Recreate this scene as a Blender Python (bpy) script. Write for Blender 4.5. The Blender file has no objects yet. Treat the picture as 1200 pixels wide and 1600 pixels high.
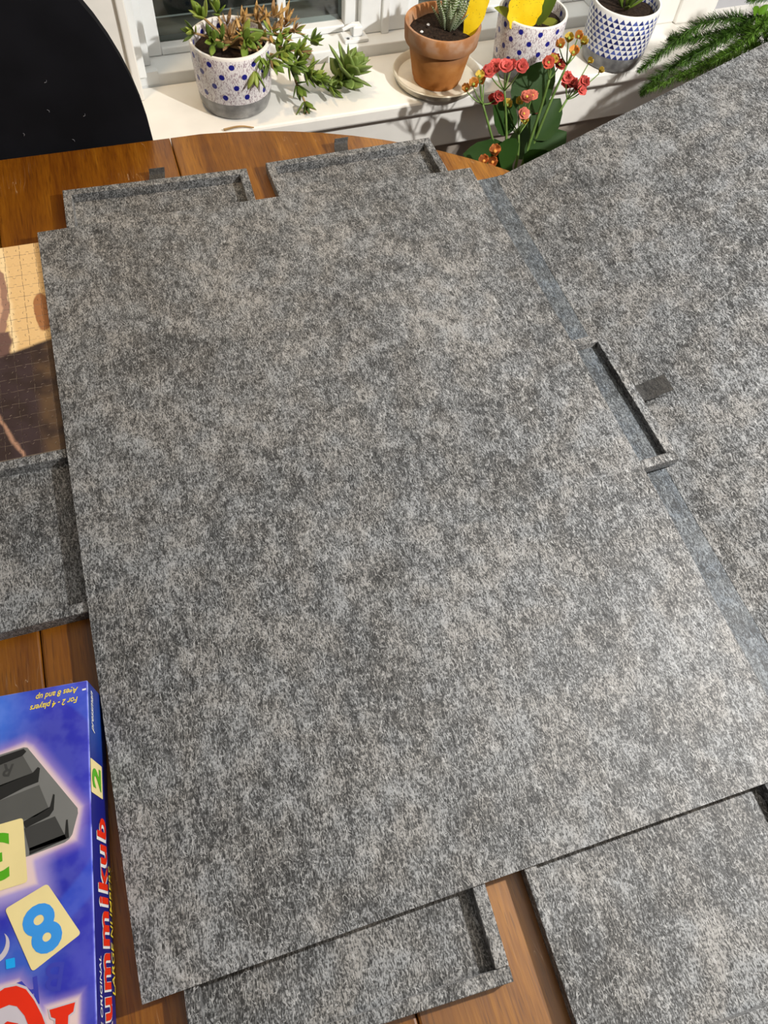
import bpy, bmesh, math, random
from mathutils import Vector, Matrix, Euler

random.seed(7)
SC = bpy.context.scene
COL = SC.collection
PI = math.pi

# ------------------------------------------------------------------ camera
cam_d = bpy.data.cameras.new('camera')
cam_d.sensor_fit = 'VERTICAL'
cam_d.sensor_height = 32.0
cam_d.lens = 1192.71 / 1600 * 32.0
cam_d.clip_start = 0.02
cam = bpy.data.objects.new('camera', cam_d)
COL.objects.link(cam)
cam.matrix_world = Matrix(((0.951763, 0.230115, -0.202963, -0.14692),
                           (-0.300271, 0.834607, -0.461811, -0.41909),
                           (0.063124, 0.500478, 0.863445, 1.42446),
                           (0, 0, 0, 1)))
SC.camera = cam

# ------------------------------------------------------------------ world, lights, exposure
SC.view_settings.view_transform = 'Standard'
SC.view_settings.look = 'None'
SC.view_settings.gamma = 1.0
SC.view_settings.use_curve_mapping = False
SC.view_settings.exposure = -0.09

world = bpy.data.worlds.new('night')
SC.world = world
world.use_nodes = True
world.node_tree.nodes['Background'].inputs[0].default_value = (0.010, 0.014, 0.012, 1)
world.node_tree.nodes['Background'].inputs[1].default_value = 0.5


def lamp(name, kind, loc, energy, color, size=0.1, target=None):
    d = bpy.data.lights.new(name, kind)
    d.energy = energy
    d.color = color
    if kind == 'AREA':
        d.shape = 'DISK'
        d.size = size
    else:
        d.shadow_soft_size = size
    o = bpy.data.objects.new(name, d)
    COL.objects.link(o)
    o.location = loc
    if target:
        o.rotation_euler = (Vector(target) - Vector(loc)).to_track_quat('-Z', 'Y').to_euler()
    return o


lamp('reading_lamp_light', 'POINT', (0.75, -0.30, 1.60), 84.0, (1.0, 0.98, 0.95), 0.02)
lamp('ceiling_light_near', 'AREA', (0.5, -1.1, 2.44), 2.6, (1.0, 0.72, 0.40), 0.35, (0.5, -1.1, 0))
spot = lamp('ceiling_downlight', 'SPOT', (-0.30, 0.55, 2.44), 40.0, (1.0, 0.70, 0.38), 0.05, (-0.10, 0.75, 0.7))
spot.data.spot_size = math.radians(56)
spot.data.spot_blend = 0.9


# ------------------------------------------------------------------ node helpers
class X:
    """A float socket with arithmetic that writes Math nodes."""
    def __init__(s, t, sock):
        s.t, s.s = t, sock

    def _op(s, op, *a, clamp=False):
        n = s.t.nodes.new('ShaderNodeMath')
        n.operation = op
        n.use_clamp = clamp
        for i, v in enumerate((s,) + a):
            if isinstance(v, X):
                s.t.links.new(v.s, n.inputs[i])
            else:
                n.inputs[i].default_value = v
        return X(s.t, n.outputs[0])

    def __add__(s, o): return s._op('ADD', o)
    def __sub__(s, o): return s._op('SUBTRACT', o)
    def __mul__(s, o): return s._op('MULTIPLY', o)
    def __truediv__(s, o): return s._op('DIVIDE', o)
    __radd__ = __add__
    __rmul__ = __mul__
    def __rsub__(s, o): return (s * -1.0) + o
    def abs(s): return s._op('ABSOLUTE')
    def floor(s): return s._op('FLOOR')
    def fract(s): return s._op('FRACT')
    def sqrt(s): return s._op('SQRT')
    def sin(s): return s._op('SINE')
    def min(s, o): return s._op('MINIMUM', o)
    def max(s, o): return s._op('MAXIMUM', o)
    def lt(s, o): return s._op('LESS_THAN', o)
    def gt(s, o): return s._op('GREATER_THAN', o)
    def mod(s, o): return s._op('MODULO', o)
    def atan2(s, o): return s._op('ARCTAN2', o)
    def clamp(s): return s._op('ADD', 0.0, clamp=True)

    def step(s, a, b, lo=0.0, hi=1.0):
        n = s.t.nodes.new('ShaderNodeMapRange')
        n.interpolation_type = 'SMOOTHSTEP'
        s.t.links.new(s.s, n.inputs['Value'])
        n.inputs['From Min'].default_value = a
        n.inputs['From Max'].default_value = b
        n.inputs['To Min'].default_value = lo
        n.inputs['To Max'].default_value = hi
        return X(s.t, n.outputs['Result'])


class Mat:
    def __init__(s, name, rough=0.6, spec=0.5, **kw):
        s.m = bpy.data.materials.new(name)
        s.m.use_nodes = True
        s.t = s.m.node_tree
        s.b = s.t.nodes['Principled BSDF']
        s.b.inputs['Roughness'].default_value = rough
        s.b.inputs['Specular IOR Level'].default_value = spec
        for k, v in kw.items():
            s.b.inputs[k.replace('_', ' ')].default_value = v
        s.tc = None

    def coord(s, obj=None, which='Object'):
        n = s.t.nodes.new('ShaderNodeTexCoord')
        if obj:
            n.object = obj
        s.tc = n.outputs[which]
        return s.tc

    def xyz(s, vec=None):
        n = s.t.nodes.new('ShaderNodeSeparateXYZ')
        s.t.links.new(vec or s.tc or s.coord(), n.inputs[0])
        return [X(s.t, n.outputs[i]) for i in range(3)]

    def vec(s, x, y, z=0.0):
        n = s.t.nodes.new('ShaderNodeCombineXYZ')
        for i, v in enumerate((x, y, z)):
            if isinstance(v, X):
                s.t.links.new(v.s, n.inputs[i])
            else:
                n.inputs[i].default_value = v
        return n.outputs[0]

    def mapping(s, scale=(1, 1, 1), rot=(0, 0, 0), loc=(0, 0, 0), vec=None):
        n = s.t.nodes.new('ShaderNodeMapping')
        n.inputs['Scale'].default_value = scale
        n.inputs['Rotation'].default_value = rot
        n.inputs['Location'].default_value = loc
        s.t.links.new(vec or s.tc or s.coord(), n.inputs[0])
        return n.outputs[0]

    def noise(s, scale=1.0, detail=2.0, vec=None, distort=0.0, rough=0.5):
        n = s.t.nodes.new('ShaderNodeTexNoise')
        n.inputs['Scale'].default_value = scale
        n.inputs['Detail'].default_value = detail
        n.inputs['Roughness'].default_value = rough
        n.inputs['Distortion'].default_value = distort
        s.t.links.new(vec or s.tc or s.coord(), n.inputs['Vector'])
        return X(s.t, n.outputs['Fac']), n.outputs['Color']

    def white(s, vec):
        n = s.t.nodes.new('ShaderNodeTexWhiteNoise')
        s.t.links.new(vec, n.inputs['Vector'])
        return X(s.t, n.outputs['Value'])

    def mix(s, fac, a, b):
        n = s.t.nodes.new('ShaderNodeMix')
        n.data_type = 'RGBA'
        if isinstance(fac, X):
            s.t.links.new(fac.s, n.inputs[0])
        else:
            n.inputs[0].default_value = fac
        for i, v in ((6, a), (7, b)):
            if isinstance(v, tuple):
                n.inputs[i].default_value = v + (1,) if len(v) == 3 else v
            else:
                s.t.links.new(v, n.inputs[i])
        return n.outputs[2]

    def ramp(s, fac, stops):
        n = s.t.nodes.new('ShaderNodeValToRGB')
        el = n.color_ramp.elements
        while len(el) < len(stops):
            el.new(0.5)
        for e, (p, c) in zip(el, stops):
            e.position = p
            e.color = c + (1,)
        s.t.links.new(fac.s, n.inputs[0])
        return n.outputs[0]

    def color(s, c):
        if isinstance(c, tuple):
            s.b.inputs['Base Color'].default_value = c + (1,)
        else:
            s.t.links.new(c, s.b.inputs['Base Color'])
        return s

    def bump(s, h, dist=0.001, strength=1.0):
        n = s.t.nodes.new('ShaderNodeBump')
        n.inputs['Distance'].default_value = dist
        n.inputs['Strength'].default_value = strength
        s.t.links.new(h.s, n.inputs['Height'])
        s.t.links.new(n.outputs[0], s.b.inputs['Normal'])
        return s


def srgb(r, g, b):
    f = lambda c: c / 12.92 if c <= 0.04045 else ((c + 0.055) / 1.055) ** 2.4
    return (f(r / 255), f(g / 255), f(b / 255))


def flat(name, c, rough=0.6, spec=0.5, var=0.06, scale=60, **kw):
    """Plain colour with faint procedural mottling."""
    m = Mat(name, rough, spec, **kw)
    m.coord()
    f, _ = m.noise(scale, 3)
    d = tuple(v * (1 - var) for v in c)
    l = tuple(min(1, v * (1 + var)) for v in c)
    m.color(m.mix(f.step(0.3, 0.7), d, l))
    return m.m


def felt_material(name, dark, mid, light, fib=(0.50, 0.49, 0.46)):
    m = Mat(name, 0.58, 0.42)
    m.b.inputs['Sheen Weight'].default_value = 0.10
    m.b.inputs['Sheen Roughness'].default_value = 0.5
    m.coord()
    _, dc = m.noise(70, 2)
    # warp the plane so that the fibres curl
    add = m.t.nodes.new('ShaderNodeVectorMath')
    add.operation = 'MULTIPLY_ADD'
    m.t.links.new(dc, add.inputs[0])
    add.inputs[1].default_value = (0.0065, 0.0065, 0.0)
    m.t.links.new(m.tc, add.inputs[2])
    wp = add.outputs[0]
    big, _ = m.noise(9, 2)
    blotch, _ = m.noise(62, 3, vec=m.mapping((1, 0.62, 1), (0, 0, 0.5), vec=wp), rough=0.6)
    streak, _ = m.noise(1, 2, vec=m.mapping((420, 90, 300), (0, 0, 0.45), vec=wp))
    fine, _ = m.noise(700, 2)
    streak_b, _ = m.noise(1, 2, vec=m.mapping((400, 100, 300), (0, 0, -0.75), vec=wp))
    streak = streak.max(streak_b) - 0.04
    grain, _ = m.noise(1, 1, vec=m.mapping((900, 300, 600), (0, 0, -1.6), vec=wp))
    val = (blotch - 0.5) * 1.35 + (streak - 0.5) * 1.8 + (fine - 0.5) * 1.9 + (grain - 0.5) * 2.1 + (big - 0.5) * 0.9 + 0.47
    base = m.ramp(val.clamp(), [(0.0, dark), (0.5, mid), (1.0, light)])
    # faint warm and cool lots of wool
    hue, _ = m.noise(26, 2, vec=m.mapping(loc=(3.7, 1.2, 0)))
    tint = m.mix(hue.step(0.38, 0.62), (0.97, 1.0, 1.035), (1.035, 1.0, 0.96))
    mul = m.t.nodes.new('ShaderNodeMix')
    mul.data_type = 'RGBA'
    mul.blend_type = 'MULTIPLY'
    mul.inputs[0].default_value = 1.0
    m.t.links.new(base, mul.inputs[6])
    m.t.links.new(tint, mul.inputs[7])
    base = mul.outputs[2]
    fibre = None
    for i, (ang, sx, sy, w, lo) in enumerate(((0.3, 400, 115, 0.028, 0.47), (1.3, 380, 100, 0.026, 0.48), (2.3, 430, 125, 0.028, 0.47), (-0.35, 350, 95, 0.026, 0.47))):
        n, _ = m.noise(1, 0, vec=m.mapping((sx, sy, 200), (0, 0, ang), (i * 3.1, i * 1.7, 0), vec=wp))
        k, _ = m.noise(130, 1, vec=m.mapping(loc=(i * 5.0, 2, 0)))
        line = (n - 0.5).abs().step(0.0, w, 1.0, 0.0) * k.step(lo, lo + 0.14)
        fibre = line if fibre is None else fibre.max(line)
    m.color(m.mix(fibre * 0.75, base, fib))
    m.bump(val + fibre * 0.4, 0.0005, 0.28)
    return m.m


FELT = felt_material('grey_felt', (0.010, 0.010, 0.010), (0.060, 0.060, 0.0595), (0.235, 0.235, 0.232), (0.42, 0.42, 0.415))
FELT_STRIP = felt_material('blue_grey_felt', (0.012, 0.014, 0.016), (0.044, 0.051, 0.059), (0.14, 0.157, 0.172), (0.25, 0.27, 0.28))
FELT_DARK = felt_material('dark_felt', (0.006, 0.006, 0.0055), (0.019, 0.0175, 0.0155), (0.042, 0.039, 0.035), (0.06, 0.057, 0.054))


def wood_material(name, dark, mid, light, rough=0.28, along='y', coat=0.1):
    m = Mat(name, rough, 0.5)
    m.b.inputs['Coat Weight'].default_value = coat
    m.b.inputs['Coat Roughness'].default_value = 0.12
    m.coord()
    sc = (1, 0.07, 1) if along == 'y' else (0.07, 1, 1)
    v = m.mapping(sc)
    a, _ = m.noise(38, 3, vec=v, distort=0.8)
    b, _ = m.noise(420, 2, vec=v)
    c, _ = m.noise(7, 2, vec=v)
    val = (a * 0.5 + c * 0.35 + b * 0.25 - 0.05).clamp()
    pore, _ = m.noise(900, 1, vec=m.mapping((1, 0.04, 1) if along == 'y' else (0.04, 1, 1)))
    col = m.ramp(val, [(0.3, dark), (0.5, mid), (0.72, light)])
    col = m.mix(pore.step(0.60, 0.70) * 0.45, col, tuple(x * 0.5 for x in dark))
    # fine pale scratches
    s, _ = m.noise(1, 0, vec=m.mapping((220, 16, 1), (0, 0, 0.95)))
    k, _ = m.noise(16, 1)
    scr = (s - 0.5).abs().step(0.0, 0.006, 1.0, 0.0) * k.step(0.56, 0.64)
    col = m.mix(scr * 0.35, col, (0.75, 0.6, 0.42))
    m.color(col)
    m.bump(b, 0.0003, 0.3)
    return m.m


WOOD = wood_material('varnished_wood', (0.070, 0.016, 0.0005), (0.165, 0.055, 0.0015), (0.29, 0.120, 0.008), 0.34)
WOOD_RED = wood_material('red_brown_wood', (0.070, 0.018, 0.001), (0.185, 0.066, 0.003), (0.36, 0.150, 0.010), 0.44)
WOOD_RED.node_tree.nodes['Principled BSDF'].inputs['Specular IOR Level'].default_value = 0.6
WOOD_PLAIN = wood_material('bench_wood', (0.13, 0.07, 0.035), (0.22, 0.12, 0.06), (0.33, 0.2, 0.1), 0.5, 'x', 0.0)
WHITE = flat('white_gloss_paint', (0.80, 0.775, 0.72), 0.38, 0.5, 0.03, 25)
WHITE_COOL = flat('cool_white_paint', (0.74, 0.76, 0.76), 0.4, 0.5, 0.03, 25)
WALLM = flat('grey_wall_paint', (0.40, 0.40, 0.42), 0.75, 0.3, 0.04, 18)
LOWWALL = flat('taupe_wall_paint', (0.34, 0.29, 0.24), 0.75, 0.3, 0.04, 18)
CEILM = flat('ceiling_paint', (0.80, 0.78, 0.73), 0.9, 0.2, 0.02)
FLOORM = wood_material('floor_wood', (0.07, 0.035, 0.016), (0.12, 0.062, 0.028), (0.19, 0.1, 0.05), 0.4, 'x', 0.0)
SOIL = flat('dark_soil', (0.022, 0.013, 0.008), 0.95, 0.2, 0.6, 300)


def weathered_material():
    m = Mat('weathered_timber', 0.85, 0.2)
    m.coord()
    a, _ = m.noise(30, 4, vec=m.mapping((0.25, 1, 1)))
    m.color(m.ramp(a, [(0.3, (0.07, 0.062, 0.05)), (0.5, (0.22, 0.20, 0.175)), (0.7, (0.40, 0.37, 0.33))]))
    return m.m


WEATHERED = weathered_material()


def glass_material():
    m = Mat('window_glass')
    t = m.t
    gl = t.nodes.new('ShaderNodeBsdfGlossy')
    gl.inputs['Roughness'].default_value = 0.02
    tr = t.nodes.new('ShaderNodeBsdfTransparent')
    tr.inputs[0].default_value = (0.86, 0.90, 0.88, 1)
    fr = t.nodes.new('ShaderNodeFresnel')
    fr.inputs['IOR'].default_value = 1.45
    mx = t.nodes.new('ShaderNodeMixShader')
    t.links.new(fr.outputs[0], mx.inputs[0])
    t.links.new(tr.outputs[0], mx.inputs[1])
    t.links.new(gl.outputs[0], mx.inputs[2])
    t.links.new(mx.outputs[0], t.nodes['Material Output'].inputs['Surface'])
    return m.m


GLASS = glass_material()


# ------------------------------------------------------------------ object helpers
def link(name, me, mat=None, parent=None, loc=None, rot=None):
    o = bpy.data.objects.new(name, me)
    COL.objects.link(o)
    if mat is not None and hasattr(me, 'materials') and not me.materials:
        me.materials.append(mat)
    if parent is not None:
        o.parent = parent
    if loc is not None:
        o.location = loc
    if rot is not None:
        o.rotation_euler = rot
    return o


def obj(name, bm, mat, parent=None, loc=None, rot=None, smooth=False, angle=None):
    bmesh.ops.recalc_face_normals(bm, faces=bm.faces)
    me = bpy.data.meshes.new(name)
    bm.to_mesh(me)
    bm.free()
    if smooth:
        for p in me.polygons:
            p.use_smooth = True
        if angle:
            me.set_sharp_from_angle(angle=math.radians(angle))
    return link(name, me, mat, parent, loc, rot)


def tag(o, label, cat, group=None):
    o['label'] = label
    o['category'] = cat
    if group:
        o['group'] = group
    return o


def thing(name, label, cat, loc=(0, 0, 0), rotz=0.0, group=None):
    o = bpy.data.objects.new(name, None)
    COL.objects.link(o)
    o.empty_display_size = 0.05
    o.location = loc
    o.rotation_euler = (0, 0, rotz)
    return tag(o, label, cat, group)


def BM():
    return bmesh.new()


def box(bm, x0, x1, y0, y1, z0, z1, bevel=0.0, seg=2):
    r = bmesh.ops.create_cube(bm, size=1.0, matrix=Matrix.Translation(((x0 + x1) / 2, (y0 + y1) / 2, (z0 + z1) / 2)) @ Matrix.Diagonal((x1 - x0, y1 - y0, z1 - z0, 1)))
    if bevel:
        vs = r['verts']
        es = list({e for v in vs for e in v.link_edges})
        bmesh.ops.bevel(bm, geom=es, offset=bevel, segments=seg, affect='EDGES', profile=0.5)
    return bm


def lathe(bm, prof, seg=48, cap=True):
    rings = []
    for r, z in prof:
        if r < 1e-6:
            rings.append([bm.verts.new((0, 0, z))])
        else:
            rings.append([bm.verts.new((r * math.cos(2 * PI * i / seg), r * math.sin(2 * PI * i / seg), z)) for i in range(seg)])
    for a, b in zip(rings, rings[1:]):
        for i in range(seg):
            j = (i + 1) % seg
            if len(a) == 1 and len(b) == 1:
                continue
            if len(a) == 1:
                bm.faces.new((a[0], b[i], b[j]))
            elif len(b) == 1:
                bm.faces.new((a[i], a[j], b[0]))
            else:
                bm.faces.new((a[i], a[j], b[j], b[i]))
    return bm


def tube(bm, pts, r0, r1=None, sides=6):
    r1 = r0 if r1 is None else r1
    pts = [Vector(p) for p in pts]
    prev = None
    ref = Vector((0.31, 0.53, 0.79))
    n = len(pts)
    for i, p in enumerate(pts):
        d = (pts[min(i + 1, n - 1)] - pts[max(i - 1, 0)]).normalized()
        a = d.cross(ref)
        if a.length < 0.05:
            a = d.cross(Vector((1, 0, 0)))
        a.normalize()
        b = d.cross(a)
        r = r0 + (r1 - r0) * i / max(1, n - 1)
        ring = [bm.verts.new(p + (a * math.cos(2 * PI * k / sides) + b * math.sin(2 * PI * k / sides)) * r) for k in range(sides)]
        if prev:
            for k in range(sides):
                bm.faces.new((prev[k], prev[(k + 1) % sides], ring[(k + 1) % sides], ring[k]))
        else:
            bm.faces.new(ring)
        prev = ring
    bm.faces.new(prev)
    return bm


def smooth_path(pts, n=6):
    """Catmull-Rom through the points."""
    P = [Vector(p) for p in pts]
    P = [P[0] * 2 - P[1]] + P + [P[-1] * 2 - P[-2]]
    out = []
    for i in range(1, len(P) - 2):
        for k in range(n):
            t = k / n
            a, b, c, d = P[i - 1], P[i], P[i + 1], P[i + 2]
            out.append(0.5 * ((2 * b) + (c - a) * t + (2 * a - 5 * b + 4 * c - d) * t * t + (3 * b - a - 3 * c + d) * t ** 3))
    out.append(P[-2])
    return out


def prism(bm, pts, z0, z1):
    """Closed polygon (x, y) given height."""
    a = [bm.verts.new((p[0], p[1], z0)) for p in pts]
    b = [bm.verts.new((p[0], p[1], z1)) for p in pts]
    n = len(pts)
    bm.faces.new(a[::-1])
    bm.faces.new(b)
    for i in range(n):
        bm.faces.new((a[i], a[(i + 1) % n], b[(i + 1) % n], b[i]))
    return bm


def aim(p, d, up=(0, 0, 1)):
    """Matrix that sends local +Y along d, local +Z near up, at p."""
    y = Vector(d).normalized()
    u = Vector(up)
    x = y.cross(u)
    if x.length < 1e-3:
        x = y.cross(Vector((1, 0, 0.2)))
    x.normalize()
    z = x.cross(y)
    return Matrix(((x.x, y.x, z.x, p[0]), (x.y, y.y, z.y, p[1]), (x.z, y.z, z.z, p[2]), (0, 0, 0, 1)))


# ------------------------------------------------------------------ the setting (window wall is turned 2.4 degrees)
WO = Vector((0.0, 0.634, 0.0))
WR = math.radians(2.4)


def wall_part(name, bm, mat, parent=None, structure=True, smooth=False, angle=None):
    if parent is None:
        o = obj(name, bm, mat, None, WO, (0, 0, WR), smooth, angle)
        if structure:
            o['kind'] = 'structure'
    else:
        o = obj(name, bm, mat, parent, None, None, smooth, angle)
    return o


OL, OR_, OB, OT = -0.109, 0.70, 0.72, 1.85      # window opening
bm = BM()
box(bm, -2.6, OL, 0.135, 0.30, 0.0, 2.5)
box(bm, OR_, 2.6, 0.135, 0.30, 0.0, 2.5)
box(bm, OL, OR_, 0.135, 0.30, OT, 2.5)
box(bm, OL, OR_, 0.135, 0.30, 0.0, 0.698)
wall_part('wall_back', bm, WALLM)
wall_part('wall_low', box(BM(), -2.6, 2.6, 0.04, 0.135, 0.0, 0.698), LOWWALL)
wall_part('trim_1', box(BM(), -2.6, 1.6, 0.0, 0.140, 0.698, 0.72, 0.004), WHITE)                 # deep sill board
wall_part('trim_2', box(BM(), -2.6, 1.6, 0.021, 0.040, 0.622, 0.698, 0.003), WHITE)              # apron under it
bm = BM()
box(bm, OL - 0.20, OL - 0.006, 0.112, 0.135, 0.72, OT + 0.1, 0.003)
box(bm, OL - 0.012, OL, 0.106, 0.15, 0.72, OT + 0.1, 0.002)
wall_part('trim_3', bm, WHITE)
bm = BM()
box(bm, OR_ + 0.006, OR_ + 0.125, 0.112, 0.135, 0.72, OT + 0.1, 0.003)
box(bm, OR_, OR_ + 0.012, 0.106, 0.15, 0.72, OT + 0.1, 0.002)
box(bm, OR_ + 0.122, OR_ + 0.20, 0.104, 0.135, 0.72, OT + 0.1, 0.004)
wall_part('trim_4', bm, WHITE)
wall_part('trim_5', box(BM(), OL - 0.20, OR_ + 0.20, 0.110, 0.135, OT + 0.1, OT + 0.2, 0.003), WHITE)

room = BM()
for nm, args, mt in (('floor', (-2.6, 2.6, -3.2, 0.3, -0.05, 0.0), FLOORM), ('ceiling', (-2.6, 2.6, -3.2, 0.3, 2.5, 2.55), CEILM),
                     ('wall_left', (-2.65, -2.6, -3.2, 0.3, 0.0, 2.5), WALLM), ('wall_right', (2.6, 2.65, -3.2, 0.3, 0.0, 2.5), WALLM),
                     ('wall_front', (-2.6, 2.6, -3.25, -3.2, 0.0, 2.5), WALLM)):
    wall_part(nm, box(BM(), *args), mt)
room.free()

win = bpy.data.objects.new('window_1', None)
COL.objects.link(win)
win.location = WO
win.rotation_euler = (0, 0, WR)
win['kind'] = 'structure'
bm = BM()
box(bm, OL, OL + 0.012, 0.135, 0.27, 0.7365, OT, 0.001)
box(bm, OL + 0.012, OL + 0.024, 0.165, 0.27, 0.7365, OT, 0.0015)
box(bm, OR_ - 0.012, OR_, 0.135, 0.27, 0.7365, OT, 0.001)
box(bm, OR_ - 0.024, OR_ - 0.012, 0.165, 0.27, 0.7365, OT, 0.0015)
box(bm, OL, OR_, 0.135, 0.27, OT - 0.02, OT)
wall_part('jamb', bm, WHITE_COOL, win)
bm = BM()
box(bm, OL, OR_, 0.141, 0.30, 0.700, 0.7365, 0.002)
box(bm, OL + 0.001, OL + 0.030, 0.1405, 0.15, 0.7205, 0.741, 0.001)
wall_part('frame_sill', bm, WHITE_COOL, win)
bm = BM()
box(bm, 0.255, 0.338, 0.172, 0.27, 0.7365, OT - 0.02, 0.003)
box(bm, 0.290, 0.303, 0.166, 0.175, 0.7365, OT - 0.02, 0.002)
wall_part('mullion', bm, WHITE_COOL, win)
for (u0, u1) in ((-0.085, 0.255), (0.338, 0.676)):
    bm = BM()
    w = 0.022
    box(bm, u0, u0 + w, 0.186, 0.222, 0.737, OT - 0.02, 0.002)
    box(bm, u1 - w, u1, 0.186, 0.222, 0.737, OT - 0.02, 0.002)
    box(bm, u0 + w, u1 - w, 0.186, 0.222, 0.737, 0.748, 0.002)
    box(bm, u0 + w, u1 - w, 0.186, 0.222, OT - 0.06, OT - 0.02, 0.002)
    s = wall_part('sash', bm, WHITE_COOL, win)
    wall_part('pane', box(BM(), u0 + w, u1 - w, 0.203, 0.206, 0.748, OT - 0.06), GLASS, s)
    um = u0 + w + (u1 - u0 - 2 * w) * 0.66
    wall_part('muntin', box(BM(), um - 0.007, um + 0.007, 0.196, 0.2025, 0.748, OT - 0.06, 0.002), WHITE_COOL, s)
bm = BM()
box(bm, OL, OR_, 0.23, 0.285, 0.715, 0.742, 0.003)
wall_part('outer_sill', bm, WEATHERED, win)
# casement fastener on the mullion
bm = BM()
box(bm, 0.222, 0.262, 0.150, 0.178, 0.7368, 0.742, 0.001)
box(bm, 0.238, 0.254, 0.158, 0.176, 0.742, 0.757, 0.002)
tube(bm, smooth_path([(0.246, 0.166, 0.755), (0.235, 0.160, 0.760), (0.219, 0.156, 0.757)], 4), 0.0035, 0.0028, 8)
latch = wall_part('latch', bm, WHITE_COOL, win)
bm = BM()
lathe(bm, [(0, 0), (0.0022, 0), (0.0022, 0.0012), (0, 0.0014)], 10)
obj('screw', bm, flat('dark_screw', (0.05, 0.05, 0.05), 0.4), latch, (0.229, 0.156, 0.742))

# ------------------------------------------------------------------ the table
TZ = 0.755
table = thing('dining_table', 'oval varnished wooden dining table that carries the felt boards and the blue box', 'table', (0, 0, 0))
TC = (-0.095, -0.0625)
TR = 0.65
bm = BM()


def tabletop_piece(pts, mat, name='tabletop_board'):
    b = BM()
    prism(b, pts, TZ - 0.028, TZ)
    es = [e for e in b.edges if abs(e.verts[0].co.z - e.verts[1].co.z) < 1e-5]
    bmesh.ops.bevel(b, geom=es, offset=0.0022, segments=2, affect='EDGES', profile=0.5)
    return obj(name, b, mat, table)


arc = [(TC[0] + TR * math.cos(a), TC[1] + TR * math.sin(a)) for a in [PI / 2 - PI * i / 48 for i in range(49)]]
tabletop_piece(arc, WOOD_RED)
g = 0.0006
xa, xb = -0.328, -0.0956
n_pl = 1
for i in range(n_pl):
    x0 = xa + (xb - xa) * i / n_pl
    x1 = xa + (xb - xa) * (i + 1) / n_pl
    tabletop_piece([(x0 + 0.00015, TC[1] - TR), (x1 - (0.0003 if i == n_pl - 1 else 0.00015), TC[1] - TR), (x1 - (0.0003 if i == n_pl - 1 else 0.00015), TC[1] + TR), (x0 + 0.00015, TC[1] + TR)], WOOD)
left = [(xa - g + TR * math.cos(a), TC[1] + TR * math.sin(a)) for a in [PI / 2 + PI * i / 48 for i in range(49)]]
tabletop_piece(left, WOOD)
bm = BM()
for (x0, x1, y0, y1) in ((-0.70, 0.27, 0.23, 0.25), (-0.70, 0.27, -0.375, -0.355), (-0.70, -0.68, -0.355, 0.23), (0.25, 0.27, -0.355, 0.23)):
    box(bm, x0, x1, y0, y1, 0.655, TZ - 0.028)
obj('apron', bm, WOOD_RED, table)
for lx in (-0.69, 0.26):
    for ly in (-0.365, 0.24):
        b = lathe(BM(), [(0, 0), (0.018, 0), (0.022, 0.03), (0.02, 0.1), (0.03, 0.5), (0.024, 0.55), (0.033, 0.58), (0.033, 0.654), (0, 0.654)], 20)
        obj('leg', b, WOOD_RED, table, (lx, ly, 0), smooth=True, angle=40)

# ------------------------------------------------------------------ felt boards and sorting trays
RIM = 0.0105


def tray(name, label, cx, cy, rotz, w=0.2335, d=0.183, h=0.0155, tab=None, tilt=0.0, z=TZ + 0.0002, base_mat=None):
    t = thing(name, label, 'tray', (cx, cy, z), rotz, 'felt sorting trays under the large board')
    t.rotation_euler = (0, tilt, rotz)
    obj('base', box(BM(), -w / 2 + 0.0005, w / 2 - 0.0005, -d / 2 + 0.0005, d / 2 - 0.0005, 0, 0.0035), base_mat or FELT, t)
    for (x0, x1, y0, y1) in ((-w / 2, w / 2, d / 2 - RIM, d / 2), (-w / 2, w / 2, -d / 2, -d / 2 + RIM),
                             (-w / 2, -w / 2 + RIM, -d / 2 + RIM + .0002, d / 2 - RIM - .0002), (w / 2 - RIM, w / 2, -d / 2 + RIM + .0002, d / 2 - RIM - .0002)):
        obj('rim', box(BM(), x0, x1, y0, y1, 0.0035, h, 0.0007, 2), FELT, t)
    if tab:
        pts, wd, axis = tab
        b = BM()
        pts = smooth_path(pts, 5)
        rows = []
        for p in pts:
            off = Vector((wd / 2, 0, 0)) if axis == 'x' else Vector((0, wd / 2, 0))
            rows.append([b.verts.new(p - off), b.verts.new(p + off)])
        for r0, r1 in zip(rows, rows[1:]):
            b.faces.new((r0[0], r0[1], r1[1], r1[0]))
        bmesh.ops.recalc_face_normals(b, faces=b.faces)
        bmesh.ops.solidify(b, geom=b.faces[:], thickness=0.0016)
        tb = obj('pull_tab', b, FELT_DARK, t)
        tb['label'] = 'dark felt pull tab'
    return t


def centre(corner, rotz, sx, sy, w=0.2335, d=0.183):
    c, s = math.cos(rotz), math.sin(rotz)
    x, y = -sx * w / 2, -sy * d / 2
    return corner[0] + c * x - s * y, corner[1] + s * x + c * y


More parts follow.
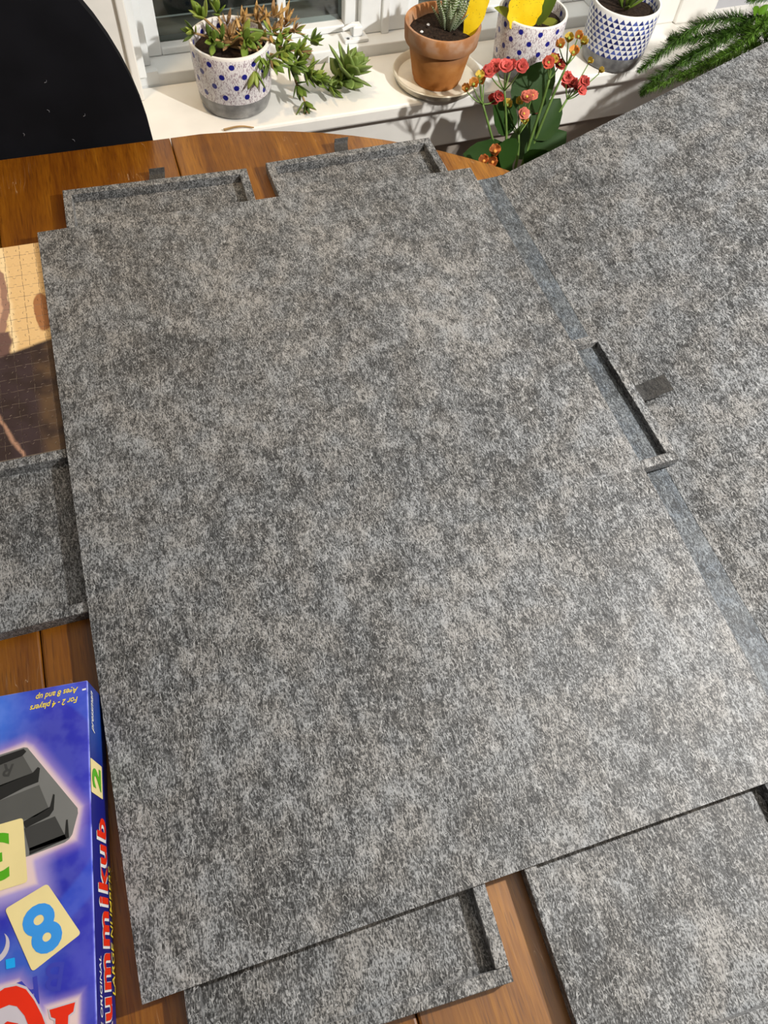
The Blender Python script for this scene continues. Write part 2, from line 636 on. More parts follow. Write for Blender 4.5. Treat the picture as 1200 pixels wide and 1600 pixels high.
r1 = math.radians(-1.7)
c = centre((-0.011, 0.479), r1, 1, 1)
tray('felt_tray', 'grey felt tray at the far left under the large board, over the table edge seam', *c, r1,
     tab=([(-0.001, 0.0905, 0.006), (0.000, 0.101, 0.004), (0.002, 0.112, 0.006), (0.003, 0.117, 0.013)], 0.020, 'x'))
r2 = math.radians(1.4)
c = centre((0.249, 0.490), r2, 1, 1)
tray('felt_tray', 'grey felt tray in the far middle under the large board, nearest the flowers', *c, r2,
     tab=([(-0.009, 0.0905, 0.008), (-0.008, 0.100, 0.009), (-0.006, 0.110, 0.013), (-0.004, 0.114, 0.019)], 0.019, 'x'))
r3 = math.radians(1.3)
tilt3 = math.radians(-2.5)
c = centre((0.3228, 0.0893), r3, 1, 1)
tray('felt_tray', 'grey felt tray poking out over the fold strip beside the raised cover', *c, r3, h=0.0125, tilt=tilt3, base_mat=FELT_STRIP, z=TZ + 0.0053,  # darker bluish base colour paints in the shade on this tray's floor
     tab=([(0.1165, 0.000, 0.010), (0.124, -0.001, 0.0105), (0.134, -0.0015, 0.0145), (0.150, -0.003, 0.0205)], 0.022, 'y'))
r4 = math.radians(-2.6)
c = centre((-0.021, -0.477), r4, 1, -1)
tray('felt_tray', 'grey felt tray at the near edge, left of the bare wood gap', *c, r4)
r5 = math.radians(-1.6)
c = centre((0.0165, -0.372), r5, -1, 1)
tray('felt_tray', 'grey felt tray in the near right corner, right of the bare wood gap', *c, r5)
c = centre((-0.2525, -0.0965), 0.0, 1, -1)
tray('felt_tray', 'grey felt tray at the left, between the jigsaw and the blue box', *c, 0.0, d=0.184)

# the large puzzle board lying on the trays
bm = BM()
nx, ny = 14, 20
BW, BH, bt = 0.28, 0.4093, 0.0038
grid = {}
for i in range(nx + 1):
    for j in range(ny + 1):
        x = -BW + 2 * BW * i / nx
        y = -BH + 2 * BH * j / ny
        grid[i, j] = (x, y)
top = {k: bm.verts.new((v[0], v[1], 0.775)) for k, v in grid.items()}
bot = {k: bm.verts.new((v[0], v[1], 0.775 - bt)) for k, v in grid.items()}
for i in range(nx):
    for j in range(ny):
        bm.faces.new((top[i, j], top[i + 1, j], top[i + 1, j + 1], top[i, j + 1]))
        bm.faces.new((bot[i, j], bot[i, j + 1], bot[i + 1, j + 1], bot[i + 1, j]))
edge = [(i, 0) for i in range(nx)] + [(nx, j) for j in range(ny)] + [(i, ny) for i in range(nx, 0, -1)] + [(0, j) for j in range(ny, 0, -1)]
for a, b in zip(edge, edge[1:] + edge[:1]):
    bm.faces.new((top[a], bot[a], bot[b], top[b]))
es = [e for e in bm.edges if e.is_manifold and e.calc_face_angle(0) > 1.0]
bmesh.ops.bevel(bm, geom=es, offset=0.0005, segments=1, affect='EDGES')
for v in bm.verts:      # barely uneven, as stiff felt lies
    wy = min(1.0, max(0.0, (0.30 - abs(v.co.y)) / 0.19))
    v.co.z += 0.0064 * max(0.0, (v.co.x - 0.13) / 0.15) ** 1.2 * wy * wy * (3 - 2 * wy)      # lifted where the tray pokes out
    v.co.z += 0.0003 * math.sin(v.co.x * 17 + 1) * math.sin(v.co.y * 13)
tag(obj('puzzle_board', bm, FELT), 'large flat grey felt puzzle board lying on top of the trays', 'board')

# case with folding cover: strip on the table, cover hinged up at 22 degrees
case = thing('puzzle_case', 'grey felt puzzle case with its stiff cover folded open and raised to the right', 'case', (0.318, 0, TZ))


def sheet(bm, prof, y0, y1, th, ny=12):
    """Profile of (x, z) swept along y, with thickness."""
    rows_t, rows_b = [], []
    n = len(prof)
    for i, (x, z) in enumerate(prof):
        a = Vector(prof[max(i - 1, 0)])
        b2 = Vector(prof[min(i + 1, n - 1)])
        t = (b2 - a).normalized()
        nx_, nz_ = -t.y, t.x
        rows_t.append([bm.verts.new((x, y0 + (y1 - y0) * k / ny, z)) for k in range(ny + 1)])
        rows_b.append([bm.verts.new((x - nx_ * th, y0 + (y1 - y0) * k / ny, z - nz_ * th)) for k in range(ny + 1)])
    for R, flip in ((rows_t, False), (rows_b, True)):
        for i in range(n - 1):
            for k in range(ny):
                f = (R[i][k], R[i + 1][k], R[i + 1][k + 1], R[i][k + 1])
                bm.faces.new(f[::-1] if flip else f)
    for k in range(ny):
        bm.faces.new((rows_t[0][k], rows_t[0][k + 1], rows_b[0][k + 1], rows_b[0][k]))
        bm.faces.new((rows_t[-1][k], rows_b[-1][k], rows_b[-1][k + 1], rows_t[-1][k + 1]))
    for i in range(n - 1):
        bm.faces.new((rows_t[i][0], rows_b[i][0], rows_b[i + 1][0], rows_t[i + 1][0]))
        bm.faces.new((rows_t[i][-1], rows_t[i + 1][-1], rows_b[i + 1][-1], rows_b[i][-1]))
    return bm


ang = math.radians(22.4)
obj('hinge_strip', sheet(BM(), [(-0.046, 0.0016), (-0.03, 0.0018), (-0.012, 0.0022), (-0.004, 0.0030), (0.003, 0.0034), (0.009, 0.0048)], -0.409, 0.405, 0.0012), FELT_STRIP, case, smooth=True, angle=60)
cov = [(0.0005, 0.0036), (0.006, 0.0052)] + [(0.006 + math.cos(ang) * L, 0.0052 + math.sin(ang) * L) for L in (0.01, 0.05, 0.12, 0.2, 0.3, 0.4, 0.5, 0.555)]
obj('cover', sheet(BM(), cov, -0.409, 0.402, 0.0034), FELT, case)

# ------------------------------------------------------------------ jigsaw
puz = thing('jigsaw_puzzle', 'partly hidden finished jigsaw showing cream and dark brown picture beside the large board', 'puzzle', (-0.33, 0.243, 0.7672))


def puzzle_material():
    m = Mat('jigsaw_print', 0.5, 0.2)
    m.coord(puz)
    x, y, z = m.xyz()
    w, _ = m.noise(40, 3)
    fine, _ = m.noise(400, 2)
    ww = (w - 0.5) * 0.012
    x = x + ww
    cream = m.mix(fine * 0.5 + y * 1.0, (0.62, 0.40, 0.17), (0.72, 0.52, 0.28))
    # pale vertical band of light beside the figure
    bx = 0.010 - y * 0.03
    col = m.mix((x - bx).abs().step(0.0, 0.006, 0.6, 0.0), cream, (0.85, 0.70, 0.42))
    # figure with pale skirt and mauve outline on the left
    e = ((x + 0.024) / 0.032 * ((x + 0.024) / 0.032) + ((y - 0.070) / 0.085) * ((y - 0.070) / 0.085)).sqrt()
    col = m.mix(e.step(1.0, 1.06, 1.0, 0.0), col, (0.30, 0.17, 0.12))
    e2 = ((x + 0.030) / 0.033 * ((x + 0.030) / 0.033) + ((y - 0.070) / 0.075) * ((y - 0.070) / 0.075)).sqrt()
    col = m.mix(e2.step(0.92, 1.0, 1.0, 0.0), col, (0.56, 0.34, 0.22))
    mid = (y + 0.010).step(0.004, -0.004) * (x - 0.006 + y * 0.02).step(0.003, -0.003)
    mid = (0.020 - y).step(0.0, 0.004) * (0.008 - x).step(-0.001, 0.003)
    col = m.mix(mid, col, (0.13, 0.072, 0.060))
    # small brown head at the right of the band
    h = (((x - 0.043) / 0.010) * ((x - 0.043) / 0.010) + ((y - 0.040) / 0.032) * ((y - 0.040) / 0.032)).sqrt()
    col = m.mix(h.step(0.85, 1.0, 1.0, 0.0), col, (0.30, 0.13, 0.05))
    # dark lower half
    low = (y + 0.016 - x * 0.25).step(0.003, -0.003, 0.0, 1.0)
    brown = m.mix((x - 0.022).step(0.0, 0.012), (0.042, 0.026, 0.027), (0.095, 0.055, 0.028))
    col = m.mix(low, col, m.mix(w.step(0.35, 0.7), brown, (0.03, 0.018, 0.015)))
    strap = (x + 0.012 + (y + 0.10) * 0.35).abs().step(0.0, 0.0035, 1.0, 0.0) * (y + 0.075).step(0.0, -0.004, 0.0, 1.0)
    col = m.mix(strap, col, (0.36, 0.20, 0.13))
    m.color(col)
    return m.m


PUZ = puzzle_material()
CARD = flat('jigsaw_card', (0.34, 0.26, 0.19), 0.8)
pitch = 0.0172
x0p, y0p, ncol, nrow = -0.060, -0.155, 8, 18
obj('backing', box(BM(), x0p, x0p + ncol * pitch, y0p + 0.002, y0p + nrow * pitch, -0.0122, 0.0010), CARD, puz)


def knob_side(a, b, sign):
    """Points from corner a to b with one knob; sign +1 bulges to the left of travel."""
    a, b = Vector(a), Vector(b)
    d = b - a
    L = d.length
    t = d / L
    n = Vector((-t.y, t.x)) * sign
    pts = [a, a + d * 0.30 - n * 0.02 * L, a + d * 0.42 - n * 0.0 * L]
    cx = a + d * 0.5 + n * 0.13 * L
    for k in range(7):
        an = math.radians(-130 + 260 * k / 6 + 0)
        pts.append(cx + t * (0.115 * L * math.sin(an)) + n * (0.105 * L * math.cos(an)))
    pts += [a + d * 0.58, a + d * 0.70 - n * 0.02 * L]
    return pts


def piece_mesh(kind, flats=()):
    g = 0.00022
    h = pitch / 2 - g
    cs = [(-h, -h), (h, -h), (h, h), (-h, h)]
    out = []
    for k in range(4):
        a, b = cs[k], cs[(k + 1) % 4]
        if k in flats:
            out.append(Vector(a))
            continue
        s = 1 if (k % 2 == kind) else -1
        out += knob_side(a, b, s)
    # outward is the right of counterclockwise travel; shrink knobs, grow sockets a hair for the gap
    b = BM()
    prism(b, [(p.x, p.y) for p in out], 0.0, 0.0018)
    es = [e for e in b.edges if e.verts[0].co.z > 0.001 and e.verts[1].co.z > 0.001]
    b.normal_update()
    bmesh.ops.triangulate(b, faces=[f for f in b.faces if len(f.verts) > 4])
    bmesh.ops.recalc_face_normals(b, faces=b.faces)
    me = bpy.data.meshes.new('piece')
    b.to_mesh(me)
    b.free()
    me.materials.append(PUZ)
    me.materials.append(CARD)
    for p in me.polygons:
        p.material_index = 0 if p.normal.z > 0.9 else 1
    return me


cache = {}
for i in range(ncol):
    for j in range(nrow):
        fl = []
        if j == 0: fl.append(0)
        if i == ncol - 1: fl.append(1)
        if j == nrow - 1: fl.append(2)
        if i == 0: fl.append(3)
        key = ((i + j) % 2, tuple(fl))
        if key not in cache:
            cache[key] = piece_mesh(*key)
        link('piece', cache[key], None, puz, (x0p + (i + 0.5) * pitch, y0p + (j + 0.5) * pitch, 0.0010 + random.uniform(0, 0.00025)))

# ------------------------------------------------------------------ blue game box
bx = thing('game_box', 'blue number tile game box at the near left with grey rack pictured on its lid', 'box', (-0.2808, -0.1760, TZ), math.radians(-5.24))
bx.scale = (0.984, 0.984, 1)
BL, BD, BHt = 0.27, 0.275, 0.055


def lid_material():
    m = Mat('blue_print', 0.35, 0.2)
    m.coord()
    x, y, z = m.xyz()
    n1, _ = m.noise(9, 2)
    base = m.mix(n1.step(0.3, 0.75), (0.018, 0.021, 0.29), (0.048, 0.048, 0.48))
    # lighter sky-blue sweep in the far left corner and left edge
    d = ((x + 0.10) * (x + 0.10) + (y + 0.015) * (y + 0.015) * 1.4).sqrt()
    base = m.mix(d.step(0.01, 0.075, 0.85, 0.0), base, (0.07, 0.22, 0.75))
    d2 = ((x + 0.055) * (x + 0.055) * 0.8 + (y + 0.193) * (y + 0.193) * 2.0).sqrt()
    base = m.mix(d2.step(0.005, 0.04, 0.5, 0.0), base, (0.05, 0.15, 0.55))
    # curved blue stroke above the serif
    s = (((x + 0.075) * (x + 0.075) + (y + 0.085) * (y + 0.085)).sqrt() - 0.098).abs()
    base = m.mix(s.step(0.006, 0.010, 0.5, 0.0) * (x + 0.030).step(0.0, 0.01), base, (0.03, 0.08, 0.52))

    def halo(col, poly, w0, w1, tint, k=1.0):
        n = len(poly)
        dist = None
        for i in range(n):
            a, b = Vector(poly[i]), Vector(poly[(i + 1) % n])
            t = (b - a).normalized()
            nn = Vector((-t.y, t.x))        # clockwise polygons: outward is the left normal
            e = x * nn.x + y * nn.y - a.dot(nn)
            dist = e if dist is None else dist.max(e)
        return m.mix(dist.step(w0, w1, k, 0.0), col, tint)
    rack = [(-0.110, -0.058), (-0.0485, -0.0453), (-0.0446, -0.0480), (-0.0096, -0.0992), (-0.0137, -0.1190), (-0.0440, -0.1265), (-0.110, -0.132)]
    tile = [(-0.090, -0.0985), (-0.0490, -0.098), (-0.0410, -0.144), (-0.090, -0.150)]
    r_leg = [(-0.10, -0.2080), (-0.0516, -0.2060), (-0.033, -0.232), (-0.030, -0.30), (-0.10, -0.30)]
    r_ser = [(-0.0305, -0.2250), (-0.0130, -0.2240), (-0.0165, -0.30), (-0.026, -0.30)]
    for p, w1, tint in ((rack, 0.013, (0.30, 0.20, 0.46)), (tile, 0.019, (0.36, 0.28, 0.52)), (r_leg, 0.012, (0.30, 0.21, 0.46)), (r_ser, 0.009, (0.30, 0.21, 0.46))):
        base = halo(base, p, -0.001, w1, tint, 0.95)
    for p, w1 in ((rack, 0.0058), (tile, 0.004), (r_leg, 0.0045), (r_ser, 0.0045)):
        base = halo(base, p, 0.0, w1, (0.62, 0.47, 0.44), 0.95)
    # sides of the box: plain deeper blue with lighter middle
    side = m.mix((y + 0.03).abs().step(0.0, 0.05, 0.75, 0.0), (0.008, 0.011, 0.15), (0.012, 0.055, 0.28))
    top = z.gt(BHt - 0.0008)
    base = m.mix(top, side, base)
    # worn pale edges
    wear, _ = m.noise(60, 3)
    edge = (z - (BHt - 0.0008)).abs().step(0.0, 0.0010, 1.0, 0.0) * wear.step(0.35, 0.6)
    base = m.mix(edge * 0.6, base, (0.45, 0.5, 0.9))
    m.color(base)
    return m.m


LID = lid_material()
obj('lid', box(BM(), -BL, 0, -BD, 0, 0.001, BHt, 0.0012, 3), LID, bx)


def print_poly(name, pts, mat, lift, parent=bx, z=None):
    b = BM()
    vs = [b.verts.new((p[0], p[1], BHt + lift)) for p in pts]
    b.faces.new(vs)
    b.normal_update()
    bmesh.ops.triangulate(b, faces=b.faces[:])
    b.normal_update()
    for f in b.faces:
        if f.normal.z < 0:
            f.normal_flip()
    me = bpy.data.meshes.new(name)
    b.to_mesh(me)
    b.free()
    return link(name, me, mat, parent)


def ink(name, c, rough=0.25):
    return flat(name, c, 0.4, 0.2, 0.03, 40)


I_RACK = ink('print_dark_grey', (0.04, 0.04, 0.038))
I_RACK2 = ink('print_mid_grey', (0.075, 0.075, 0.070))
I_RACK3 = ink('print_light_grey', (0.145, 0.145, 0.138))
I_RACK0 = ink('print_black_grey', (0.016, 0.016, 0.015))
I_CREAM = ink('print_cream', (0.66, 0.55, 0.26))
I_GREEN = ink('print_green', (0.075, 0.32, 0.012))
I_BLUE = ink('print_sky_blue', (0.035, 0.24, 0.62))
I_RED = ink('print_red', (0.60, 0.022, 0.005))
I_WHITE = ink('print_white', (0.62, 0.62, 0.62))
I_PALE = ink('print_pale_grey', (0.46, 0.42, 0.46))
I_YELLOW = ink('print_yellow', (0.70, 0.54, 0.05))
I_CYAN = ink('print_cyan', (0.01, 0.30, 0.70))

rack = print_poly('printed_rack', [(-0.105, -0.0575), (-0.0683, -0.0478), (-0.0490, -0.0453), (-0.0462, -0.0462), (-0.0446, -0.0486), (-0.0096, -0.0992), (-0.0094, -0.103), (-0.0137, -0.1171), (-0.0160, -0.1200), (-0.0192, -0.1218), (-0.0440, -0.1258), (-0.105, -0.1300)], I_RACK3, 0.00015)
rack['label'] = 'picture of a dark grey tile rack'
for pts, mt in (([(-0.105, -0.0560), (-0.0690, -0.0495), (-0.0490, -0.0465), (-0.0470, -0.0490), (-0.0500, -0.0520), (-0.0682, -0.0560), (-0.105, -0.062)], I_RACK0),
                ([(-0.105, -0.0620), (-0.0682, -0.0560), (-0.0494, -0.0520), (-0.0421, -0.0663), (-0.0677, -0.0722), (-0.105, -0.079)], I_RACK2),
                ([(-0.105, -0.079), (-0.0677, -0.0712), (-0.0421, -0.0663), (-0.0384, -0.0627), (-0.0368, -0.0640), (-0.0380, -0.0742), (-0.0481, -0.0762), (-0.0674, -0.0826), (-0.105, -0.090)], I_RACK0),
                ([(-0.105, -0.090), (-0.0674, -0.0826), (-0.0374, -0.0764), (-0.0305, -0.0949), (-0.0400, -0.0990), (-0.105, -0.106)], I_RACK2),
                ([(-0.0490, -0.1010), (-0.0295, -0.0941), (-0.0272, -0.0853), (-0.0260, -0.0860), (-0.0268, -0.0969), (-0.0300, -0.1009), (-0.0470, -0.1060)], I_RACK0),
                ([(-0.0480, -0.1060), (-0.0259, -0.1018), (-0.0178, -0.1194), (-0.0440, -0.1225)], I_RACK),
                ([(-0.0190, -0.1160), (-0.0180, -0.1060), (-0.0168, -0.1060), (-0.0160, -0.1190), (-0.0440, -0.1252), (-0.0440, -0.1205)], I_RACK0)):
    print_poly('printed_shading', pts, mt, 0.0003, rack)


def rounded(poly, r=0.0025, n=4):
    out = []
    m = len(poly)
    for i in range(m):
        p, a, b = Vector(poly[i]), Vector(poly[i - 1]), Vector(poly[(i + 1) % m])
        u, v = (a - p).normalized(), (b - p).normalized()
        s, e = p + u * r, p + v * r
        for k in range(n + 1):
            t = k / n
            out.append((s * (1 - t) ** 2 + p * 2 * t * (1 - t) + e * t * t)[:2])
    return out


t3 = print_poly('printed_tile', rounded([(-0.0835, -0.1010), (-0.0488, -0.098), (-0.0450, -0.1433), (-0.0800, -0.1465)]), I_CREAM, 0.00045)
t8 = print_poly('printed_tile', rounded([(-0.0602, -0.1577), (-0.0315, -0.1471), (-0.0088, -0.1843), (-0.0413, -0.2008)]), I_CREAM, 0.00045)


def text(name, body, mat, parent, loc, rot, size, shear=0.0, offset=0.0, width=None, spacing=1.0, align='LEFT'):
    cu = bpy.data.curves.new(name, 'FONT')
    cu.body = body
    cu.size = size
    cu.shear = shear
    cu.offset = offset
    cu.space_character = spacing
    cu.align_x = align
    cu.align_y = 'CENTER'
    cu.resolution_u = 4
    tmp = bpy.data.objects.new('tmp', cu)
    COL.objects.link(tmp)
    dg = bpy.context.evaluated_depsgraph_get()
    me = bpy.data.meshes.new_from_object(tmp.evaluated_get(dg))
    me.name = name
    bpy.data.objects.remove(tmp)
    bpy.data.curves.remove(cu)
    me.materials.clear()
    o = link(name, me, mat, parent, loc, rot)
    if width:
        xs = [v.co.x for v in me.vertices]
        k = width / (max(xs) - min(xs))
        for v in me.vertices:
            v.co.x *= k
    return o


zt = BHt + 0.0006
text('numeral', '3', I_GREEN, t3, (-0.0672, -0.1205, zt), (0, 0, math.radians(184)), 0.044, 0, 0.0012, align='CENTER')
text('numeral', '8', I_BLUE, t8, (-0.0352, -0.1738, zt), (0, 0, math.radians(-155)), 0.043, 0, 0.0016, align='CENTER')
text('lettering', 'For 2 - 4 players', I_YELLOW, bx, (-0.0075, -0.0146, zt - .0003), (0, 0, math.radians(181)), 0.0068, 0.35, 0.0001, width=0.037)
text('lettering', 'Ages 8 and up', I_YELLOW, bx, (-0.0075, -0.0066, zt - .0003), (0, 0, math.radians(181)), 0.0068, 0.35, 0.0001, width=0.033)
print_poly('printed_mark', [(-0.0042, -0.0084), (-0.0042, -0.0070), (-0.0012, -0.0068), (-0.0012, -0.0082)], I_WHITE, 0.0003)
print_poly('printed_mark', rounded([(-0.0590, -0.1895), (-0.0530, -0.1895), (-0.0525, -0.1955), (-0.0585, -0.1955)], 0.0006), I_CYAN, 0.0003)


def band(c, r, a0, a1, w, n=14):
    o = [(c[0] + (r + w * math.sin(PI * (0.15 + 0.85 * k / n))) * math.cos(math.radians(a0 + (a1 - a0) * k / n)), c[1] + (r + w * math.sin(PI * (0.15 + 0.85 * k / n))) * math.sin(math.radians(a0 + (a1 - a0) * k / n))) for k in range(n + 1)]
    i = [(c[0] + r * math.cos(math.radians(a0 + (a1 - a0) * k / n)), c[1] + r * math.sin(math.radians(a0 + (a1 - a0) * k / n))) for k in range(n, -1, -1)]
    return o + i


print_poly('printed_swirl', band((-0.0690, -0.1780), 0.0100, -100, 30, 0.0036), I_PALE, 0.0002)
# faint letters in the blue background
FAINT = ink('print_faint_blue', (0.036, 0.042, 0.33))
text('faint_lettering', 'B', FAINT, bx, (-0.020, -0.207, BHt + .0001), (0, 0, math.radians(170)), 0.024, 0, 0.0003)
text('faint_lettering', 'R', FAINT, bx, (-0.036, -0.211, BHt + .0001), (0, 0, math.radians(186)), 0.024, 0, 0.0003)
text('embossed_logo', 'R', I_RACK, rack, (-0.0560, -0.0610, BHt + .00045), (0, 0, math.radians(170)), 0.013, 0.2, 0.0003)
# the foot and leg of the big upside-down red capital
foot = [(-0.0301, -0.2256), (-0.0135, -0.2248), (-0.0148, -0.2300), (-0.0180, -0.2315), (-0.0200, -0.262), (-0.0270, -0.262), (-0.0262, -0.2315), (-0.0290, -0.2300)]
print_poly('printed_capital', [(-0.0313, -0.2247), (-0.0125, -0.2238), (-0.0138, -0.2308), (-0.0170, -0.2323), (-0.0190, -0.263), (-0.0280, -0.263), (-0.0272, -0.2325), (-0.0300, -0.2308)], I_PALE, 0.0003)
print_poly('printed_capital', foot, I_RED, 0.0005)
out_arc = [(-0.080, -0.2160), (-0.0700, -0.2110), (-0.0639, -0.2085), (-0.0591, -0.2065), (-0.0516, -0.2068), (-0.0454, -0.2102), (-0.0400, -0.2178), (-0.0350, -0.2274), (-0.0322, -0.2350), (-0.0300, -0.262)]
in_arc = [(-0.0400, -0.262), (-0.0425, -0.2340), (-0.0460, -0.2255), (-0.0510, -0.2190), (-0.0560, -0.2170), (-0.0620, -0.2180), (-0.0700, -0.2230), (-0.080, -0.2260)]
print_poly('printed_capital', [(x + 0.0004, y + 0.0014) for x, y in out_arc] + [(-0.044, -0.262), (-0.080, -0.262)], I_PALE, 0.0003)
print_poly('printed_capital', out_arc + in_arc, I_RED, 0.0005)
print_poly('printed_capital', [(-0.080, -0.236), (-0.066, -0.2310), (-0.0570, -0.2262), (-0.0500, -0.2290), (-0.0475, -0.240), (-0.0475, -0.262), (-0.080, -0.262)], I_RED, 0.0006)

# writing on the right side of the box, read from the near end: local x -> +y, local y -> +z
SIDE = (PI / 2, 0, PI / 2)
text('lettering', 'pressman', I_WHITE, bx, (0.0004, -0.0400, 0.0450), SIDE, 0.0120, 0.35, 0.00012, width=0.034)
b = BM()
vs = [b.verts.new((0.0004, p[0], p[1])) for p in rounded([(-0.0890, 0.0200), (-0.0630, 0.0200), (-0.0630, 0.0538), (-0.0890, 0.0538)], 0.0015)]
b.faces.new(vs)
sd = obj('printed_tile', b, I_CREAM, bx)
text('numeral', '2', I_GREEN, sd, (0.0007, -0.0760, 0.0365), SIDE, 0.034, 0, 0.0012, align='CENTER')
text('lettering', 'Rummikub', I_WHITE, bx, (0.0004, -0.2640, 0.0268), SIDE, 0.0360, 0.0, 0.0019, width=0.158, spacing=1.15)
text('lettering', 'Rummikub', I_RED, bx, (0.0007, -0.2640, 0.0268), SIDE, 0.0360, 0.0, 0.0009, width=0.158, spacing=1.15)
text('lettering', 'THE ORIGINAL', I_WHITE, bx, (0.0004, -0.2560, 0.0425), SIDE, 0.0075, 0.2, 0.0001, width=0.055)
text('lettering', 'LARGE NUMBERS', I_YELLOW, bx, (0.0010, -0.2270, 0.0085), SIDE, 0.0110, 0.2, 0.0001, width=0.088)

# ------------------------------------------------------------------ black chair
BLACK = flat('black_velvet', (0.0045, 0.0048, 0.0065), 0.85, 0.15, 0.3, 9)
m = Mat('black_velvet_lint', 0.9, 0.1)
m.coord()
nz, _ = m.noise(220, 2)
nz2, _ = m.noise(12, 2)
fl_, _ = m.noise(1, 0, vec=m.mapping((160, 160, 90), (0.4, 0.2, 0.6)))
m.color(m.mix(nz2.step(0.3, 0.7), (0.0035, 0.0036, 0.0048), (0.0062, 0.0064, 0.0085)))
VELVET = m.m
chair = thing('dining_chair', 'black velvet chair with rounded back, tucked under the table at the far left', 'chair', (-0.34, 0.60, 0), WR * 0)
bm = BM()
pts = []
for k in range(33):
    a = PI * k / 32
    pts.append((0.222 * math.cos(a), 0.744 + 0.275 * math.sin(a)))
pts += [(-0.218, 0.60), (-0.19, 0.445), (0.19, 0.445), (0.218, 0.60)]


def back_y(z):
    return 0.001 + (z - 0.72) * (0.16 if z > 0.72 else 0.10)


fr = [bm.verts.new((x, back_y(z) - 0.0095, z)) for x, z in pts]
bk = [bm.verts.new((x, back_y(z) + 0.0095, z)) for x, z in pts]
ff, bf = bm.faces.new(fr), bm.faces.new(bk[::-1])
for i in range(len(pts)):
    j = (i + 1) % len(pts)
    bm.faces.new((fr[i], bk[i], bk[j], fr[j]))
es = [e for e in bm.edges if (e.verts[0] in fr and e.verts[1] in fr) or (e.verts[0] in bk and e.verts[1] in bk)]
bmesh.ops.bevel(bm, geom=es, offset=0.005, segments=3, affect='EDGES')
obj('backrest', bm, VELVET, chair, smooth=True, angle=35)
obj('seat', box(BM(), -0.215, 0.215, -0.43, -0.035, 0.385, 0.465, 0.025, 4), VELVET, chair, smooth=True)
for lx in (-0.18, 0.18):
    for ly in (-0.39, -0.06):
        obj('leg', tube(BM(), [(lx * 1.08, ly * 1.04, 0.0), (lx, ly, 0.388)], 0.011, 0.018, 10), WOOD_RED, chair)
obj('back_post', box(BM(), -0.12, 0.12, -0.05, -0.014, 0.42, 0.47, 0.004), VELVET, chair)
LINT = flat('white_lint', (0.22, 0.22, 0.24), 0.9)
for (x, z) in ((0.10, 0.80), (0.12, 0.76), (0.02, 0.84), (0.105, 0.835), (0.06, 0.775), (0.03, 0.80), (-0.02, 0.79), (0.14, 0.79)):
    a = random.uniform(0, PI)
    y = back_y(z) - 0.0098
    obj('lint', tube(BM(), [(x, y, z), (x + 0.003 * math.cos(a), y, z + 0.002 * math.sin(a)), (x + 0.005 * math.cos(a + .5), y, z + 0.004 * math.sin(a + .5))], 0.0003, 0.0002, 4), LINT, chair)

# ------------------------------------------------------------------ pots
def pot_material(kind):
    m = Mat(kind, 0.28, 0.5)
    m.coord()
    x, y, z = m.xyz()
    R = 0.056
    a = y.atan2(x) * R
    concrete_n, _ = m.noise(70, 4)
    concrete = m.ramp(concrete_n, [(0.3, (0.12, 0.12, 0.12)), (0.55, (0.22, 0.22, 0.215)), (0.75, (0.33, 0.33, 0.32))])
    if kind == 'dotted_glaze':
        n, _ = m.noise(1, 1, vec=m.mapping((620, 620, 210)), distort=1.2)
        col = m.mix(n.step(0.52, 0.60), (0.74, 0.71, 0.70), (0.34, 0.26, 0.29))
        rh, cw = 0.0150, 2 * PI * R / 11
        row = (z / rh).floor()
        off = row.mod(2.0) * 0.5 + (row * 1.7).sin() * 0.07
        ca = a / cw + off
        du = (ca.fract() - 0.5) * cw
        dv = ((z / rh).fract() - 0.5) * rh
        r = (du * du + dv * dv).sqrt()
        col = m.mix(r.step(0.0036, 0.0044, 1.0, 0.0), col, (0.012, 0.014, 0.20))
        line = 0.0262
    else:
        rh, cw = 0.0078, 2 * PI * R / 34
        zz = (z - 0.0016) / rh
        row = zz.floor()
        ca = a / cw + row.mod(2.0) * 0.5
        fx = (ca.fract() - 0.5).abs()
        fz = zz.fract()
        tri = (fx - (1.0 - fz) * 0.5 + 0.03).step(-0.03, 0.03, 1.0, 0.0)
        k = m.white(m.vec(ca.floor(), row, 0.0))
        n, _ = m.noise(140, 2)
        blue = m.mix((k * 0.8 + (n - 0.5) * 1.1).clamp(), (0.010, 0.014, 0.10), (0.10, 0.15, 0.46))
        col = m.mix(tri, (0.80, 0.79, 0.76), blue)
        col = m.mix(z.gt(0.0875), col, (0.80, 0.78, 0.74))
        line = 0.0250
    inner = (x * x + y * y).sqrt()
    col = m.mix(z.lt(line), col, concrete)
    col = m.mix(z.gt(0.0905), col, (0.82, 0.79, 0.74))
    m.color(col)
    return m.m


DOTS = pot_material('dotted_glaze')
TRIS = pot_material('triangle_glaze')


